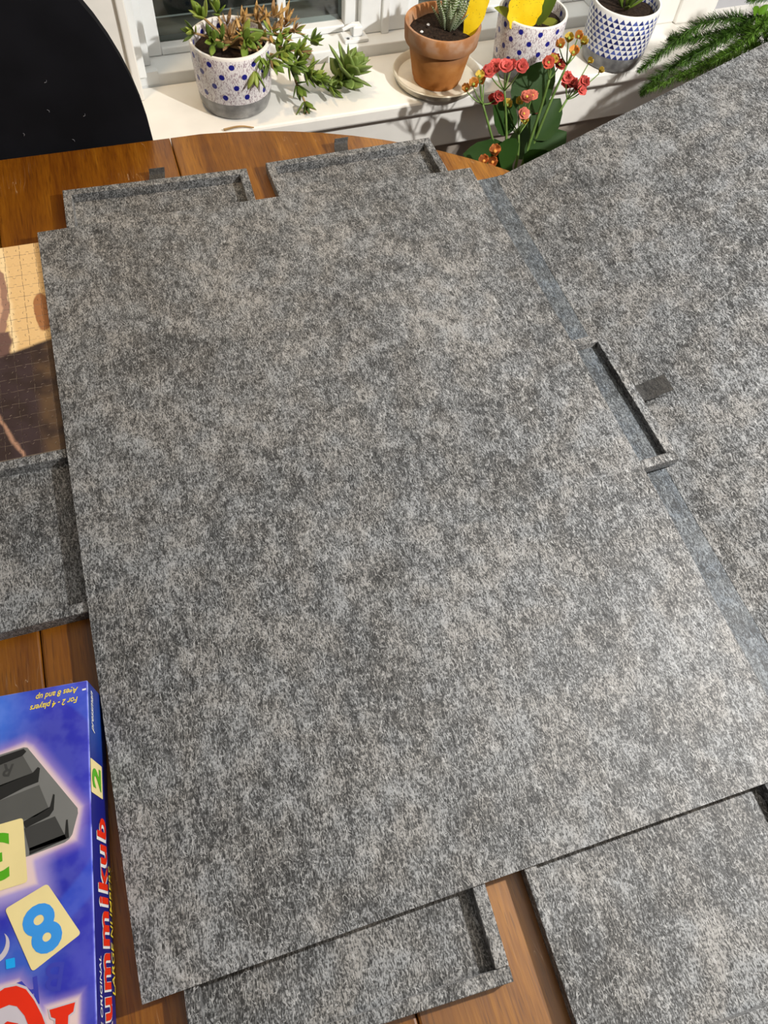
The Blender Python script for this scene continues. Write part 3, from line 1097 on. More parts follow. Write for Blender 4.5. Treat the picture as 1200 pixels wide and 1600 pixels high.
def ceramic_pot(root, mat, R, h, rb):
    prof = [(0, 0.0), (rb - 0.006, 0.0), (rb, 0.002), (rb + (R - rb) * 0.45, 0.012), (R - 0.0025, 0.032), (R - 0.001, 0.06), (R, h - 0.002), (R - 0.001, h), (R - 0.004, h), (R - 0.005, h - 0.003), (R - 0.006, h - 0.03), (0, h - 0.03)]
    obj('pot', lathe(BM(), prof, 64), mat, root, smooth=True, angle=45)
    b = BM()
    nring, seg = 5, 28
    rings = [[b.verts.new((0, 0, h - 0.012))]]
    for i in range(1, nring + 1):
        r = (R - 0.0062) * i / nring
        rings.append([b.verts.new((r * math.cos(2 * PI * k / seg), r * math.sin(2 * PI * k / seg), h - 0.013 - 0.004 * (i / nring) ** 2 + random.uniform(-0.0015, 0.0015))) for k in range(seg)])
    for k in range(seg):
        b.faces.new((rings[0][0], rings[1][k], rings[1][(k + 1) % seg]))
    for r0, r1_ in zip(rings[1:], rings[2:]):
        for k in range(seg):
            b.faces.new((r0[k], r1_[k], r1_[(k + 1) % seg], r0[(k + 1) % seg]))
    obj('soil', b, SOIL, root, smooth=True)


def leaf_material(name, base, tip, edge=None, rough=0.42, trans=0.0):
    m = Mat(name, rough, 0.28)
    m.b.inputs['Subsurface Weight'].default_value = 0.0
    m.coord()
    x, y, z = m.xyz()
    n, _ = m.noise(90, 2)
    n2, _ = m.noise(20, 1)
    oi = m.t.nodes.new('ShaderNodeObjectInfo')
    rnd = X(m.t, oi.outputs['Random'])
    col = m.mix((y * 30.0 + (n - 0.5) * 0.6).clamp(), base, tip)
    col = m.mix(rnd * 0.5, col, tuple(c * 0.55 for c in tip))
    m.color(col)
    return m.m


G_LEAF = leaf_material('succulent_green', (0.30, 0.36, 0.09), (0.150, 0.225, 0.030))
Y_LEAF = leaf_material('succulent_yellow_green', (0.38, 0.38, 0.10), (0.25, 0.31, 0.055))
W_LEAF = leaf_material('rosette_pale_green', (0.30, 0.38, 0.12), (0.20, 0.285, 0.070))
D_LEAF = leaf_material('succulent_dark_green', (0.10, 0.16, 0.035), (0.080, 0.130, 0.020))
B_LEAF = leaf_material('dry_leaf_brown', (0.24, 0.13, 0.05), (0.34, 0.20, 0.09))
O_LEAF = leaf_material('dry_leaf_orange', (0.42, 0.20, 0.045), (0.50, 0.30, 0.10))
STEM_B = flat('dry_stem', (0.32, 0.20, 0.085), 0.7, 0.3, 0.3)
STEM_G = flat('green_stem', (0.16, 0.24, 0.05), 0.5, 0.4, 0.2)


def succulent_leaf_mesh(name, mat, L, W, T, cup=0.15, rows=6, sides=6):
    b = BM()
    prev = None
    first = b.verts.new((0, 0, 0))
    for i in range(1, rows):
        t = i / rows
        w = W * 0.5 * (0.25 + 0.75 * math.sin(PI * min(1, (t * 1.1)) ** 1.25)) * (1 if t < 0.85 else 0.75)
        th = T * 0.5 * (1 - 0.6 * t)
        y = L * t
        zc = cup * L * t * t
        ring = []
        for k in range(sides):
            a = 2 * PI * k / sides
            xx = w * math.cos(a)
            ring.append(b.verts.new((xx, y, zc + th * math.sin(a) + 0.25 * abs(xx) * (1 if cup > 0 else 0.3))))
        if prev is None:
            for k in range(sides):
                b.faces.new((first, ring[k], ring[(k + 1) % sides]))
        else:
            for k in range(sides):
                b.faces.new((prev[k], prev[(k + 1) % sides], ring[(k + 1) % sides], ring[k]))
        prev = ring
    tip = b.verts.new((0, L, cup * L))
    for k in range(sides):
        b.faces.new((prev[k], prev[(k + 1) % sides], tip))
    bmesh.ops.recalc_face_normals(b, faces=b.faces)
    me = bpy.data.meshes.new(name)
    b.to_mesh(me)
    b.free()
    for p in me.polygons:
        p.use_smooth = True
    me.materials.append(mat)
    return me


# --- succulent in dotted pot
P1 = Vector((0.0190, 0.7080, 0.72))
p1 = thing('potted_succulent', 'trailing succulent in blue-dotted pot, first pot on the sill from the chair', 'plant', P1)
ceramic_pot(p1, DOTS, 0.0575, 0.094, 0.0490)
LM = {k: succulent_leaf_mesh('leaf', mt, 1, w, t, c) for k, (mt, w, t, c) in dict(
    w=(W_LEAF, 0.58, 0.16, 0.12), g=(G_LEAF, 0.44, 0.16, 0.18), y=(Y_LEAF, 0.40, 0.15, 0.2), d=(D_LEAF, 0.36, 0.14, 0.15), b=(B_LEAF, 0.26, 0.06, 0.35), o=(O_LEAF, 0.24, 0.06, 0.4)).items()}


def rosette(root, c, axis, n, L, kinds, spread=(0.5, 1.3), origin=P1):
    axis = Vector(axis).normalized()
    q = Vector((0, 0, 1)).rotation_difference(axis)
    for i in range(n):
        az = i * 2.39996 + random.uniform(-0.25, 0.25)
        f = (i + 0.5) / n
        tilt = spread[0] + (spread[1] - spread[0]) * f + random.uniform(-0.12, 0.12)
        d = q @ Vector((math.sin(tilt) * math.cos(az), math.sin(tilt) * math.sin(az), math.cos(tilt)))
        l = 1.32 * L * (0.65 + 0.45 * f) * random.uniform(0.85, 1.12)
        base = Vector(c) - axis * (0.25 * L * f)
        M = aim(base - origin, d, axis) @ Matrix.Diagonal((l, l, l, 1))
        o = link('leaf', LM[random.choice(kinds)], None, root)
        o.matrix_local = M


CL = [  # centre, axis, leaves, leaf length, kinds, spread
    ((-0.0158, 0.6936, 0.852), (-0.5, -0.2, 0.9), 9, 0.022, 'gyg', (0.1, 1.0)),
    ((0.008, 0.7247, 0.840), (0.0, -0.2, 1), 8, 0.020, 'gdy', (0.1, 1.1)),
    ((-0.0336, 0.6826, 0.839), (-0.8, -0.3, 0.5), 6, 0.018, 'yd', (0.4, 1.3)),
    ((-0.008, 0.6787, 0.826), (-0.2, -0.7, 0.6), 8, 0.018, 'gd', (0.3, 1.3)),
    ((0.0374, 0.6756, 0.823), (0.2, -0.8, 0.3), 9, 0.020, 'ggy', (0.3, 1.3)),
    ((0.0198, 0.7249, 0.823), (0, -0.2, 1), 6, 0.018, 'bo', (0.3, 1.4)),
    ((0.042, 0.7158, 0.826), (0.2, -0.2, 1), 8, 0.019, 'boo', (0.3, 1.4)),
    ((0.0622, 0.7167, 0.8272), (0.2, -0.3, 1), 10, 0.020, 'oob', (0.3, 1.5)),
    ((0.0868, 0.7177, 0.831), (0.3, -0.3, 1), 10, 0.019, 'oboy', (0.2, 1.5)),
    ((0.1051, 0.7186, 0.8245), (0.5, -0.2, 0.8), 9, 0.018, 'bob', (0.2, 1.5)),
    ((0.0921, 0.6979, 0.814), (0.4, -0.5, 0.6), 10, 0.019, 'oyb', (0.3, 1.5)),
    ((0.1151, 0.710, 0.8117), (0.7, -0.2, 0.5), 8, 0.017, 'ybo', (0.3, 1.5)),
    ((0.0650, 0.6969, 0.8125), (0.0, -0.6, 0.7), 8, 0.018, 'oyb', (0.3, 1.5)),
    ((0.0520, 0.6662, 0.8050), (0.0, -0.6, -0.6), 8, 0.020, 'gyg', (0.3, 1.1)),
    ((0.0420, 0.6557, 0.7888), (-0.1, -0.3, -0.9), 7, 0.020, 'gy', (0.2, 0.9)),
    ((0.0697, 0.6669, 0.7974), (0.3, -0.6, -0.2), 8, 0.019, 'gyb', (0.3, 1.3)),
    ((0.0937, 0.6880, 0.8014), (0.6, -0.6, 0.3), 8, 0.020, 'gyd', (0.3, 1.3)),
    ((0.1198, 0.6991, 0.7881), (0.8, -0.4, 0.2), 8, 0.020, 'gyb', (0.3, 1.3)),
    ((0.1400, 0.7080, 0.7953), (0.9, -0.1, 0.5), 8, 0.018, 'dg', (0.2, 1.2)),
    ((0.0998, 0.6782, 0.7787), (0.6, -0.6, -0.3), 9, 0.021, 'gdg', (0.3, 1.3)),
    ((0.1262, 0.6893, 0.7610), (0.8, -0.5, -0.1), 9, 0.021, 'gd', (0.3, 1.3)),
    ((0.1082, 0.6786, 0.7490), (0.2, -0.7, -0.5), 7, 0.020, 'gd', (0.3, 1.2)),
    ((0.1461, 0.6902, 0.7485), (0.9, -0.3, 0.1), 9, 0.021, 'ddg', (0.3, 1.4)),
    ((0.1640, 0.6880, 0.7360), (0.9, -0.4, 0.1), 8, 0.020, 'gdd', (0.3, 1.3)),
    ((0.1800, 0.6940, 0.7400), (0.6, -0.3, 0.4), 9, 0.022, 'dgg', (0.4, 1.4)),
    ((0.0180, 0.7060, 0.8160), (0.0, -0.4, 0.8), 8, 0.020, 'bbo', (0.4, 1.5)), ((0.0380, 0.7000, 0.8200), (0.1, -0.4, 0.8), 8, 0.020, 'boy', (0.4, 1.5)), ((0.0050, 0.6950, 0.8180), (-0.2, -0.4, 0.8), 6, 0.018, 'byd', (0.4, 1.4)),
    ((0.0980, 0.7080, 0.8200), (0.4, -0.3, 0.8), 8, 0.021, 'obo', (0.3, 1.5)), ((0.0800, 0.7000, 0.8200), (0.3, -0.4, 0.7), 8, 0.021, 'oyb', (0.3, 1.5)),
    ((0.0850, 0.6840, 0.7960), (0.3, -0.7, 0.3), 7, 0.021, 'gyg', (0.3, 1.4)), ((0.1120, 0.6900, 0.7780), (0.6, -0.6, 0.3), 7, 0.021, 'dgg', (0.3, 1.4)), ((0.1340, 0.6860, 0.7560), (0.6, -0.6, 0.4), 7, 0.021, 'dgy', (0.3, 1.4)),
    ((0.1154, 0.6589, 0.7330), (0.2, -0.5, -0.7), 8, 0.017, 'dg', (0.3, 1.3)),
    ((0.1130, 0.6580, 0.7275), (0.2, -0.4, -0.3), 4, 0.013, 'b', (0.2, 1.3)),
]
for c, ax, n, L, kinds, sp in CL:
    rosette(p1, c, ax, n, L, kinds, sp)
# the big open rosette at the tip of the trailing branch
rosette(p1, (0.1960, 0.7010, 0.7500), (0.60, 0.05, 0.75), 21, 0.035, 'wwwg', (0.15, 1.5))
rosette(p1, (0.1880, 0.6930, 0.7430), (-0.2, -0.6, 0.75), 7, 0.026, 'wwg', (0.7, 1.5))
base = (0.0175, 0.700, 0.806)
for tips in ([(0.000, 0.700, 0.83), (-0.0158, 0.694, 0.850)], [(0.012, 0.72, 0.825), (0.008, 0.7247, 0.838)], [(-0.01, 0.69, 0.825), (-0.034, 0.6826, 0.838)], [(0.0, 0.687, 0.818), (-0.008, 0.679, 0.825)],
             [(0.03, 0.685, 0.823), (0.0374, 0.676, 0.822)], [(0.030, 0.715, 0.830), (0.0622, 0.717, 0.826)], [(0.04, 0.715, 0.834), (0.0868, 0.718, 0.830), (0.1051, 0.7186, 0.8235)],
             [(0.045, 0.70, 0.825), (0.0921, 0.698, 0.813), (0.115, 0.71, 0.811), (0.14, 0.708, 0.795)], [(0.04, 0.685, 0.822), (0.052, 0.668, 0.806), (0.043, 0.657, 0.790)],
             [(0.045, 0.69, 0.822), (0.07, 0.668, 0.798), (0.0998, 0.678, 0.778), (0.1262, 0.689, 0.760), (0.146, 0.69, 0.748), (0.164, 0.688, 0.736), (0.180, 0.694, 0.741), (0.196, 0.701, 0.750)],
             [(0.06, 0.690, 0.818), (0.0937, 0.688, 0.80), (0.1198, 0.699, 0.788)], [(0.09, 0.68, 0.79), (0.108, 0.679, 0.75), (0.1154, 0.66, 0.733)]):
    pts = [Vector(base) - P1] + [Vector(q) - P1 for q in tips]
    dry = random.random() < 0.6
    obj('stem', tube(BM(), smooth_path(pts, 5), 0.0024, 0.0015, 6), STEM_B if dry else STEM_G, p1, smooth=True)

# --- haworthia in terracotta pot
P2 = Vector((0.3378, 0.6935, 0.72))
tag(obj('saucer', lathe(BM(), [(0, 0.0), (0.060, 0.0), (0.066, 0.004), (0.071, 0.014), (0.0695, 0.0155), (0.067, 0.0145), (0.062, 0.006), (0, 0.005)], 56), flat('cream_glaze', (0.66, 0.60, 0.47), 0.3, 0.5, 0.05), None, (0.3405, 0.6985, 0.72), smooth=True, angle=50),
    'cream glazed saucer under the terracotta pot on the sill', 'saucer')


def terracotta_material():
    m = Mat('terracotta', 0.85, 0.2)
    m.coord()
    x, y, z = m.xyz()
    n, _ = m.noise(40, 4)
    n2, _ = m.noise(14, 3)
    col = m.ramp(n, [(0.3, (0.34, 0.125, 0.030)), (0.55, (0.46, 0.19, 0.05)), (0.75, (0.52, 0.24, 0.08))])
    stain = (z - 0.043).step(-0.006, 0.018) * n2.step(0.20, 0.62)
    col = m.mix(stain * 0.8, col, (0.30, 0.165, 0.10))
    lime = (z - 0.064).step(0.0, 0.009) * (z - 0.084).step(0.0, 0.008, 1.0, 0.0) * n.step(0.4, 0.62)
    col = m.mix(lime * 0.5, col, (0.45, 0.33, 0.25))
    m.color(col)
    m.bump(n, 0.0006, 0.4)
    return m.m


p2 = thing('potted_haworthia', 'spiky striped haworthia in a stained terracotta pot on a cream saucer', 'plant', (P2.x, P2.y, 0.7252))
prof = [(0, 0), (0.0375, 0), (0.039, 0.0015), (0.0405, 0.008), (0.042, 0.010), (0.0525, 0.066), (0.0525, 0.068), (0.0590, 0.070), (0.0600, 0.072), (0.0620, 0.098), (0.0610, 0.101), (0.0575, 0.101), (0.0555, 0.098), (0.0530, 0.070), (0, 0.070)]
prof = [(r * 0.935, z * 0.862) for r, z in prof]
obj('pot', lathe(BM(), prof, 64), terracotta_material(), p2, smooth=True, angle=35)
b = BM()
lathe(b, [(0, 0.0755), (0.02, 0.075), (0.037, 0.074), (0.0505, 0.0715)], 30)
for v in b.verts:
    v.co.z += random.uniform(-0.002, 0.002)
obj('soil', b, SOIL, p2, smooth=True)
for i in range(9):
    a = random.uniform(0, 6.28)
    r = random.uniform(0.02, 0.044)
    b = lathe(BM(), [(0, 0), (0.0022, 0.0006), (0.0028, 0.0018), (0.0015, 0.003), (0, 0.0034)], 7)
    obj('perlite', b, I_WHITE if i < 3 else SOIL, p2, (r * math.cos(a), r * math.sin(a), 0.0735))
m = Mat('haworthia_skin', 0.45, 0.4)
m.coord()
x, y, z = m.xyz()
n, _ = m.noise(14, 1)
st = ((y * 16.0 + (n - 0.5) * 0.5).fract() - 0.5).abs()
col = m.mix(st.step(0.13, 0.22, 1.0, 0.0), m.mix(y.clamp(), (0.050, 0.105, 0.035), (0.14, 0.19, 0.06)), (0.52, 0.56, 0.44))
m.color(col)
HAW = m.m
haw_me = succulent_leaf_mesh('leaf', HAW, 1, 0.17, 0.12, 0.06, 7, 6)
for i in range(20):
    az = i * 2.39996
    f = (i + 0.5) / 20
    tilt = 0.12 + 0.62 * f
    d = Vector((math.sin(tilt) * math.cos(az), math.sin(tilt) * math.sin(az), math.cos(tilt)))
    L = random.uniform(0.050, 0.068) * (1.12 - 0.35 * f)
    o = link('leaf', haw_me, None, p2)
    o.matrix_local = aim((0.010 + 0.005 * math.cos(az), 0.005 * math.sin(az), 0.072), d, (-d.x, -d.y, 1)) @ Matrix.Diagonal((L, L, L, 1))


# --- yellow sticky traps
def trap_material():
    m = Mat('yellow_card', 0.4, 0.4)
    m.coord()
    n, _ = m.noise(420, 1)
    n2, _ = m.noise(30, 2)
    col = m.mix(n2.step(0.3, 0.7), (0.72, 0.47, 0.005), (0.82, 0.60, 0.02))
    col = m.mix(n.step(0.68, 0.74), col, (0.25, 0.15, 0.02))
    m.color(col)
    return m.m


TRAP = trap_material()


def card(name, label, outline, mat4, th=0.0012):
    b = BM()
    prism(b, outline, -th / 2, th / 2)
    o = obj(name, b, TRAP)
    o.matrix_world = mat4
    return tag(o, label, 'trap', 'yellow sticky traps in the pots')


ol = []
for k in range(40):
    t = 2 * PI * k / 40
    w = 0.0135 * math.sin(t) * (1 + 0.05 * math.sin(9 * t))
    y = 0.031 - 0.038 * math.cos(t)
    ol.append((w * (1.0 - 0.25 * math.cos(t)), y))
ol = [(x, max(y, -0.006)) for x, y in ol]
card('sticky_trap', 'narrow leaf-shaped yellow sticky trap stuck in the terracotta pot', ol, aim((0.3710, 0.6740, 0.796), (0.30, 0.10, 0.95), (-0.5, -0.8, 0.4)))

# --- second dotted pot
P3 = Vector((0.4890, 0.6990, 0.72))
p3 = thing('potted_houseplant', 'green-leaved plant in blue-dotted pot between the terracotta and triangle pots', 'plant', P3)
ceramic_pot(p3, DOTS, 0.0535, 0.092, 0.0455)
BROAD = leaf_material('broad_leaf_green', (0.20, 0.26, 0.04), (0.15, 0.24, 0.03), rough=0.35)
BROAD_Y = leaf_material('broad_leaf_yellow_green', (0.38, 0.36, 0.03), (0.33, 0.36, 0.04), rough=0.35)


def broad_leaf(name, mat, parent, p, d, up, L, W, curl=0.2, fold=0.25, scallop=0.0, round_=0.9, loc_origin=Vector((0, 0, 0)), th=0.0008):
    b = BM()
    R, C = 9, 6
    rows = []
    for i in range(R + 1):
        t = i / R
        w = W * 0.5 * max(0.02, math.sin(PI * (0.04 + 0.96 * t ** round_)) ** 0.65)
        if scallop:
            w *= 1 + scallop * math.sin(t * 34)
        row = []
        for j in range(C + 1):
            s = -1 + 2 * j / C
            row.append(b.verts.new((w * s, L * t, -curl * L * t * t + fold * w * s * s)))
        rows.append(row)
    for i in range(R):
        for j in range(C):
            b.faces.new((rows[i][j], rows[i][j + 1], rows[i + 1][j + 1], rows[i + 1][j]))
    bmesh.ops.solidify(b, geom=b.faces[:], thickness=th)
    o = obj(name, b, mat, parent, smooth=True)
    M = aim(Vector(p) - loc_origin, d, up)
    o.matrix_local = M
    return o


for (p, d, up, L, W, mt) in (((0.4890, 0.6845, 0.7970), (0.30, 0.05, 0.9), (-0.8, -0.6, 0.3), 0.065, 0.030, BROAD), ((0.4960, 0.6775, 0.7970), (0.85, 0.25, 0.18), (0, -0.3, 1), 0.034, 0.017, BROAD_Y),
                             ((0.4640, 0.6905, 0.7970), (-0.7, -0.1, 0.6), (0.3, -0.5, 0.8), 0.055, 0.020, BROAD_Y), ((0.4840, 0.6975, 0.7970), (0.05, 0.3, 0.95), (0.1, -1, 0.3), 0.07, 0.032, BROAD)):
    broad_leaf('leaf', mt, p3, p, d, up, L, W, loc_origin=P3)
ol = []
for k in range(60):
    t = 2 * PI * k / 60
    r = 1 + 0.045 * math.sin(13 * t)
    ol.append((0.030 * math.sin(t) * r * (1 + 0.1 * math.cos(t)), 0.030 - 0.037 * math.cos(t) * r))
card('sticky_trap', 'wide yellow sticky trap with scalloped edge stuck in the dotted pot', ol, aim((0.4650, 0.6760, 0.8010), (-0.12, 0.06, 1.0), (0.1, -1, 0.15)))

# --- triangle pot
P4 = Vector((0.6530, 0.7010, 0.72))
p4 = thing('potted_aloe', 'small green plant in pot with blue triangle pattern, rightmost on the sill', 'plant', P4)
ceramic_pot(p4, TRIS, 0.0555, 0.0915, 0.0465)
for i in range(9):
    az = i * 2.39996
    tilt = 0.35 + 0.95 * i / 9
    d = Vector((math.sin(tilt) * math.cos(az), math.sin(tilt) * math.sin(az), math.cos(tilt)))
    L = 0.062 - 0.003 * i
    o = link('leaf', LM['g' if i % 2 else 'd'], None, p4)
    o.matrix_local = aim((0.004 * math.cos(az), 0.004 * math.sin(az), 0.0775), d, (-d.x, -d.y, 1)) @ Matrix.Diagonal((L * 0.55, L, L * 0.6, 1))

# --- dry twig
tag(obj('twig', tube(BM(), smooth_path([(-0.0140, 0.6380, 0.7225), (0.004, 0.6400, 0.7232), (0.016, 0.6395, 0.7228), (0.0300, 0.6345, 0.7222)], 5), 0.0019, 0.0010, 6), STEM_B), 'short dry brown twig lying on the white sill', 'twig')

# ------------------------------------------------------------------ bench with kalanchoe and fern
bench = thing('plant_bench', 'low wooden plant bench mostly hidden behind the raised felt cover', 'bench', (0.69, 0.535, 0))
obj('top', box(BM(), -0.36, 0.36, -0.075, 0.075, 0.48, 0.50, 0.003), WOOD_PLAIN, bench)
for lx in (-0.33, 0.33):
    for ly in (-0.055, 0.055):
        obj('leg', box(BM(), lx - 0.014, lx + 0.014, ly - 0.014, ly + 0.014, 0.0, 0.48, 0.002), WOOD_PLAIN, bench)

PK = Vector((0.425, 0.532, 0.50))
kal = thing('potted_kalanchoe', 'kalanchoe with coral and yellow flowers and dark round leaves behind the table edge', 'plant', PK)
obj('pot', lathe(BM(), [(0, 0), (0.040, 0), (0.042, 0.003), (0.054, 0.118), (0.055, 0.12), (0.052, 0.12), (0.050, 0.11), (0, 0.108)], 40), flat('brown_plastic', (0.16, 0.07, 0.035), 0.5), kal, smooth=True, angle=40)
KLEAF = leaf_material('kalanchoe_leaf', (0.040, 0.100, 0.016), (0.034, 0.092, 0.013), rough=0.55)
KL = [  # base, tip, up, width
    ((0.4120, 0.5250, 0.676), (0.322, 0.5100, 0.722), (0.1, -0.7, 0.8), 0.060),
    ((0.4100, 0.5100, 0.670), (0.338, 0.4880, 0.692), (0.0, -0.5, 0.9), 0.042),
    ((0.4230, 0.5700, 0.740), (0.4800, 0.5900, 0.795), (-0.5, -0.8, 0.3), 0.060),
    ((0.4480, 0.5450, 0.705), (0.4920, 0.5650, 0.752), (-0.4, -0.8, 0.5), 0.048),
    ((0.4080, 0.5500, 0.715), (0.3850, 0.5700, 0.768), (0.3, -0.9, 0.4), 0.044),
    ((0.4120, 0.5250, 0.680), (0.3780, 0.5150, 0.722), (0.3, -0.8, 0.6), 0.055),
    ((0.4400, 0.5300, 0.672), (0.5000, 0.5350, 0.715), (-0.2, -0.8, 0.7), 0.055),
    ((0.4350, 0.5150, 0.672), (0.4550, 0.4900, 0.712), (-0.2, -0.8, 0.7), 0.050),
    ((0.4250, 0.5300, 0.660), (0.4200, 0.4850, 0.690), (0.0, -0.5, 0.9), 0.048),
    ((0.4350, 0.5450, 0.670), (0.470, 0.600, 0.700), (0, 0.3, 1), 0.05),
]
for p, t, up, w in KL:
    p, t = Vector(p), Vector(t)
    broad_leaf('leaf', KLEAF, kal, p, t - p, up, (t - p).length, w, 0.08, 0.18, 0.035, 0.75, PK, 0.0010)


def flower_mesh(kind, mat, centre_mat):
    b = BM()
    n = 5 if kind == 'open' else 4
    layers = ((1.0, 0.35), (0.65, 0.9)) if kind == 'open' else ((0.95, 1.05),)
    for li, (R, lift) in enumerate(layers):
        for k in range(n):
            a = 2 * PI * (k + 0.5 * li) / n
            pr = None
            for i in range(4):
                t = i / 3
                r = R * (0.12 + 0.88 * t)
                w = R * (0.20 + 0.50 * math.sin(PI * min(t * 0.85 + 0.1, 1)))
                zz = lift * R * (t ** 0.8 if kind != 'open' else t * (1 - 0.3 * t)) + 0.08 * li
                if kind != 'open':
                    r = R * (0.15 + 0.75 * math.sin(PI * 0.5 * t) - 0.08 * t)
                c_, s_ = math.cos(a), math.sin(a)
                row = []
                for s in (-1, 0, 1):
                    ruff = 0.10 * R * math.sin(s * 2 + i * 2 + k) if kind == 'open' else 0
                    row.append(b.verts.new((r * c_ - s * w * s_ * 0.9, r * s_ + s * w * c_ * 0.9, zz + 0.18 * R * abs(s) * t + ruff)))
                if pr:
                    for j in range(2):
                        b.faces.new((pr[j], pr[j + 1], row[j + 1], row[j]))
                pr = row
    bmesh.ops.solidify(b, geom=b.faces[:], thickness=0.04)
    start = len(b.faces)
    b.faces.ensure_lookup_table()
    cc = bmesh.ops.create_uvsphere(b, u_segments=8, v_segments=5, radius=0.22 if kind == 'open' else 0.30, matrix=Matrix.Translation((0, 0, 0.2)))
    cf = {f for v in cc['verts'] for f in v.link_faces}
    for f in b.faces:
        f.material_index = 1 if f in cf else 0
        f.smooth = True
    tube(b, [(0, 0, 0.1), (0, 0, -0.5)], 0.22, 0.12, 6)
    me = bpy.data.meshes.new('flower')
    b.to_mesh(me)
    b.free()
    me.materials.append(mat)
    me.materials.append(centre_mat)
    return me


F_CORAL = flat('petal_coral', (0.72, 0.13, 0.11), 0.6, 0.2, 0.15, 200)
F_PEACH = flat('petal_peach', (0.72, 0.22, 0.15), 0.6, 0.2, 0.15, 200)
F_YELLOW = flat('petal_yellow', (0.58, 0.42, 0.07), 0.6, 0.2, 0.2, 200)
F_ORANGE = flat('petal_orange', (0.60, 0.27, 0.06), 0.6, 0.2, 0.2, 200)
F_RED = flat('petal_red', (0.58, 0.10, 0.06), 0.6, 0.2, 0.2, 200)
F_TERRA = flat('petal_terracotta', (0.55, 0.20, 0.06), 0.6, 0.2, 0.2, 200)
F_GREEN = flat('sepal_green', (0.26, 0.34, 0.07), 0.6, 0.2, 0.2, 200)
F_DARK = flat('flower_throat', (0.20, 0.03, 0.015), 0.6, 0.2, 0.2, 200)
FM = {'c': flower_mesh('open', F_CORAL, F_DARK), 'p': flower_mesh('open', F_PEACH, F_YELLOW), 'r': flower_mesh('open', F_RED, F_GREEN),
      'y': flower_mesh('cup', F_YELLOW, F_GREEN), 'o': flower_mesh('cup', F_ORANGE, F_GREEN), 't': flower_mesh('cup', F_TERRA, F_ORANGE)}
FL = [
    ('A', [((0.3379, 0.5441, 0.8143), 'y'), ((0.3269, 0.5356, 0.8087), 'o'), ((0.33, 0.5598, 0.7876), 'o'), ((0.3444, 0.5483, 0.8038), 'o'), ((0.3582, 0.5689, 0.7995), 'o'), ((0.3707, 0.5535, 0.7711), 'c'), ((0.3740, 0.5455, 0.7795), 'c')],
     [(0.353, 0.548, 0.770), (0.372, 0.540, 0.725), (0.40, 0.53, 0.66), (0.415, 0.532, 0.607)]),
    ('B', [((0.3526, 0.5447, 0.8195), 'c'), ((0.3656, 0.5532, 0.8204), 'c'), ((0.3699, 0.5334, 0.831), 'c'), ((0.4, 0.5707, 0.8085), 'c'), ((0.393, 0.5304, 0.8302), 'c'), ((0.384, 0.550, 0.818), 'r')],
     [(0.385, 0.550, 0.785), (0.400, 0.545, 0.72), (0.42, 0.535, 0.607)]),
    ('C', [((0.3998, 0.5587, 0.7554), 'y'), ((0.4124, 0.5472, 0.7658), 'y'), ((0.4175, 0.5394, 0.7777), 'p'), ((0.4317, 0.548, 0.7727), 'p'), ((0.446, 0.5726, 0.741), 'p'), ((0.450, 0.5650, 0.738), 'p'), ((0.4162, 0.5353, 0.7548), 'p'),
           ((0.4118, 0.5712, 0.7288), 'y'), ((0.4156, 0.5673, 0.7193), 'y'), ((0.418, 0.5314, 0.7449), 'y')],
     [(0.422, 0.545, 0.715), (0.425, 0.538, 0.68), (0.425, 0.535, 0.607)]),
    ('D', [((0.4376, 0.5362, 0.8273), 'r'), ((0.4559, 0.553, 0.8205), 'r'), ((0.4633, 0.5493, 0.8135), 'r'), ((0.448, 0.545, 0.822), 'y')],
     [(0.453, 0.548, 0.795), (0.448, 0.545, 0.74), (0.43, 0.535, 0.607)]),
    ('E', [((0.4608, 0.5372, 0.8575), 'y'), ((0.4856, 0.5543, 0.8478), 'o'), ((0.4598, 0.5532, 0.8387), 'o'), ((0.4763, 0.5419, 0.8334), 'o'), ((0.5015, 0.5629, 0.8327), 'y')],
     [(0.477, 0.550, 0.812), (0.463, 0.548, 0.75), (0.432, 0.536, 0.607)]),
    ('F', [((0.4849, 0.5542, 0.7896), 'c'), ((0.5045, 0.5671, 0.7721), 'c'), ((0.518, 0.5676, 0.7643), 'c'), ((0.5116, 0.5473, 0.7847), 'c'), ((0.5202, 0.5597, 0.7628), 'c'), ((0.4999, 0.5709, 0.7685), 'c'), ((0.5301, 0.5761, 0.7958), 'y'), ((0.5519, 0.5731, 0.7808), 'y')],
     [(0.500, 0.560, 0.752), (0.472, 0.550, 0.700), (0.435, 0.536, 0.607)]),
    ('G', [((0.3500, 0.4780, 0.7415), 't'), ((0.3330, 0.4740, 0.7310), 't'), ((0.3460, 0.4720, 0.7290), 't')],
     [(0.352, 0.482, 0.712), (0.385, 0.500, 0.680), (0.415, 0.528, 0.607)]),
]
KSTEM = flat('kalanchoe_stem', (0.12, 0.20, 0.045), 0.5, 0.3, 0.2)
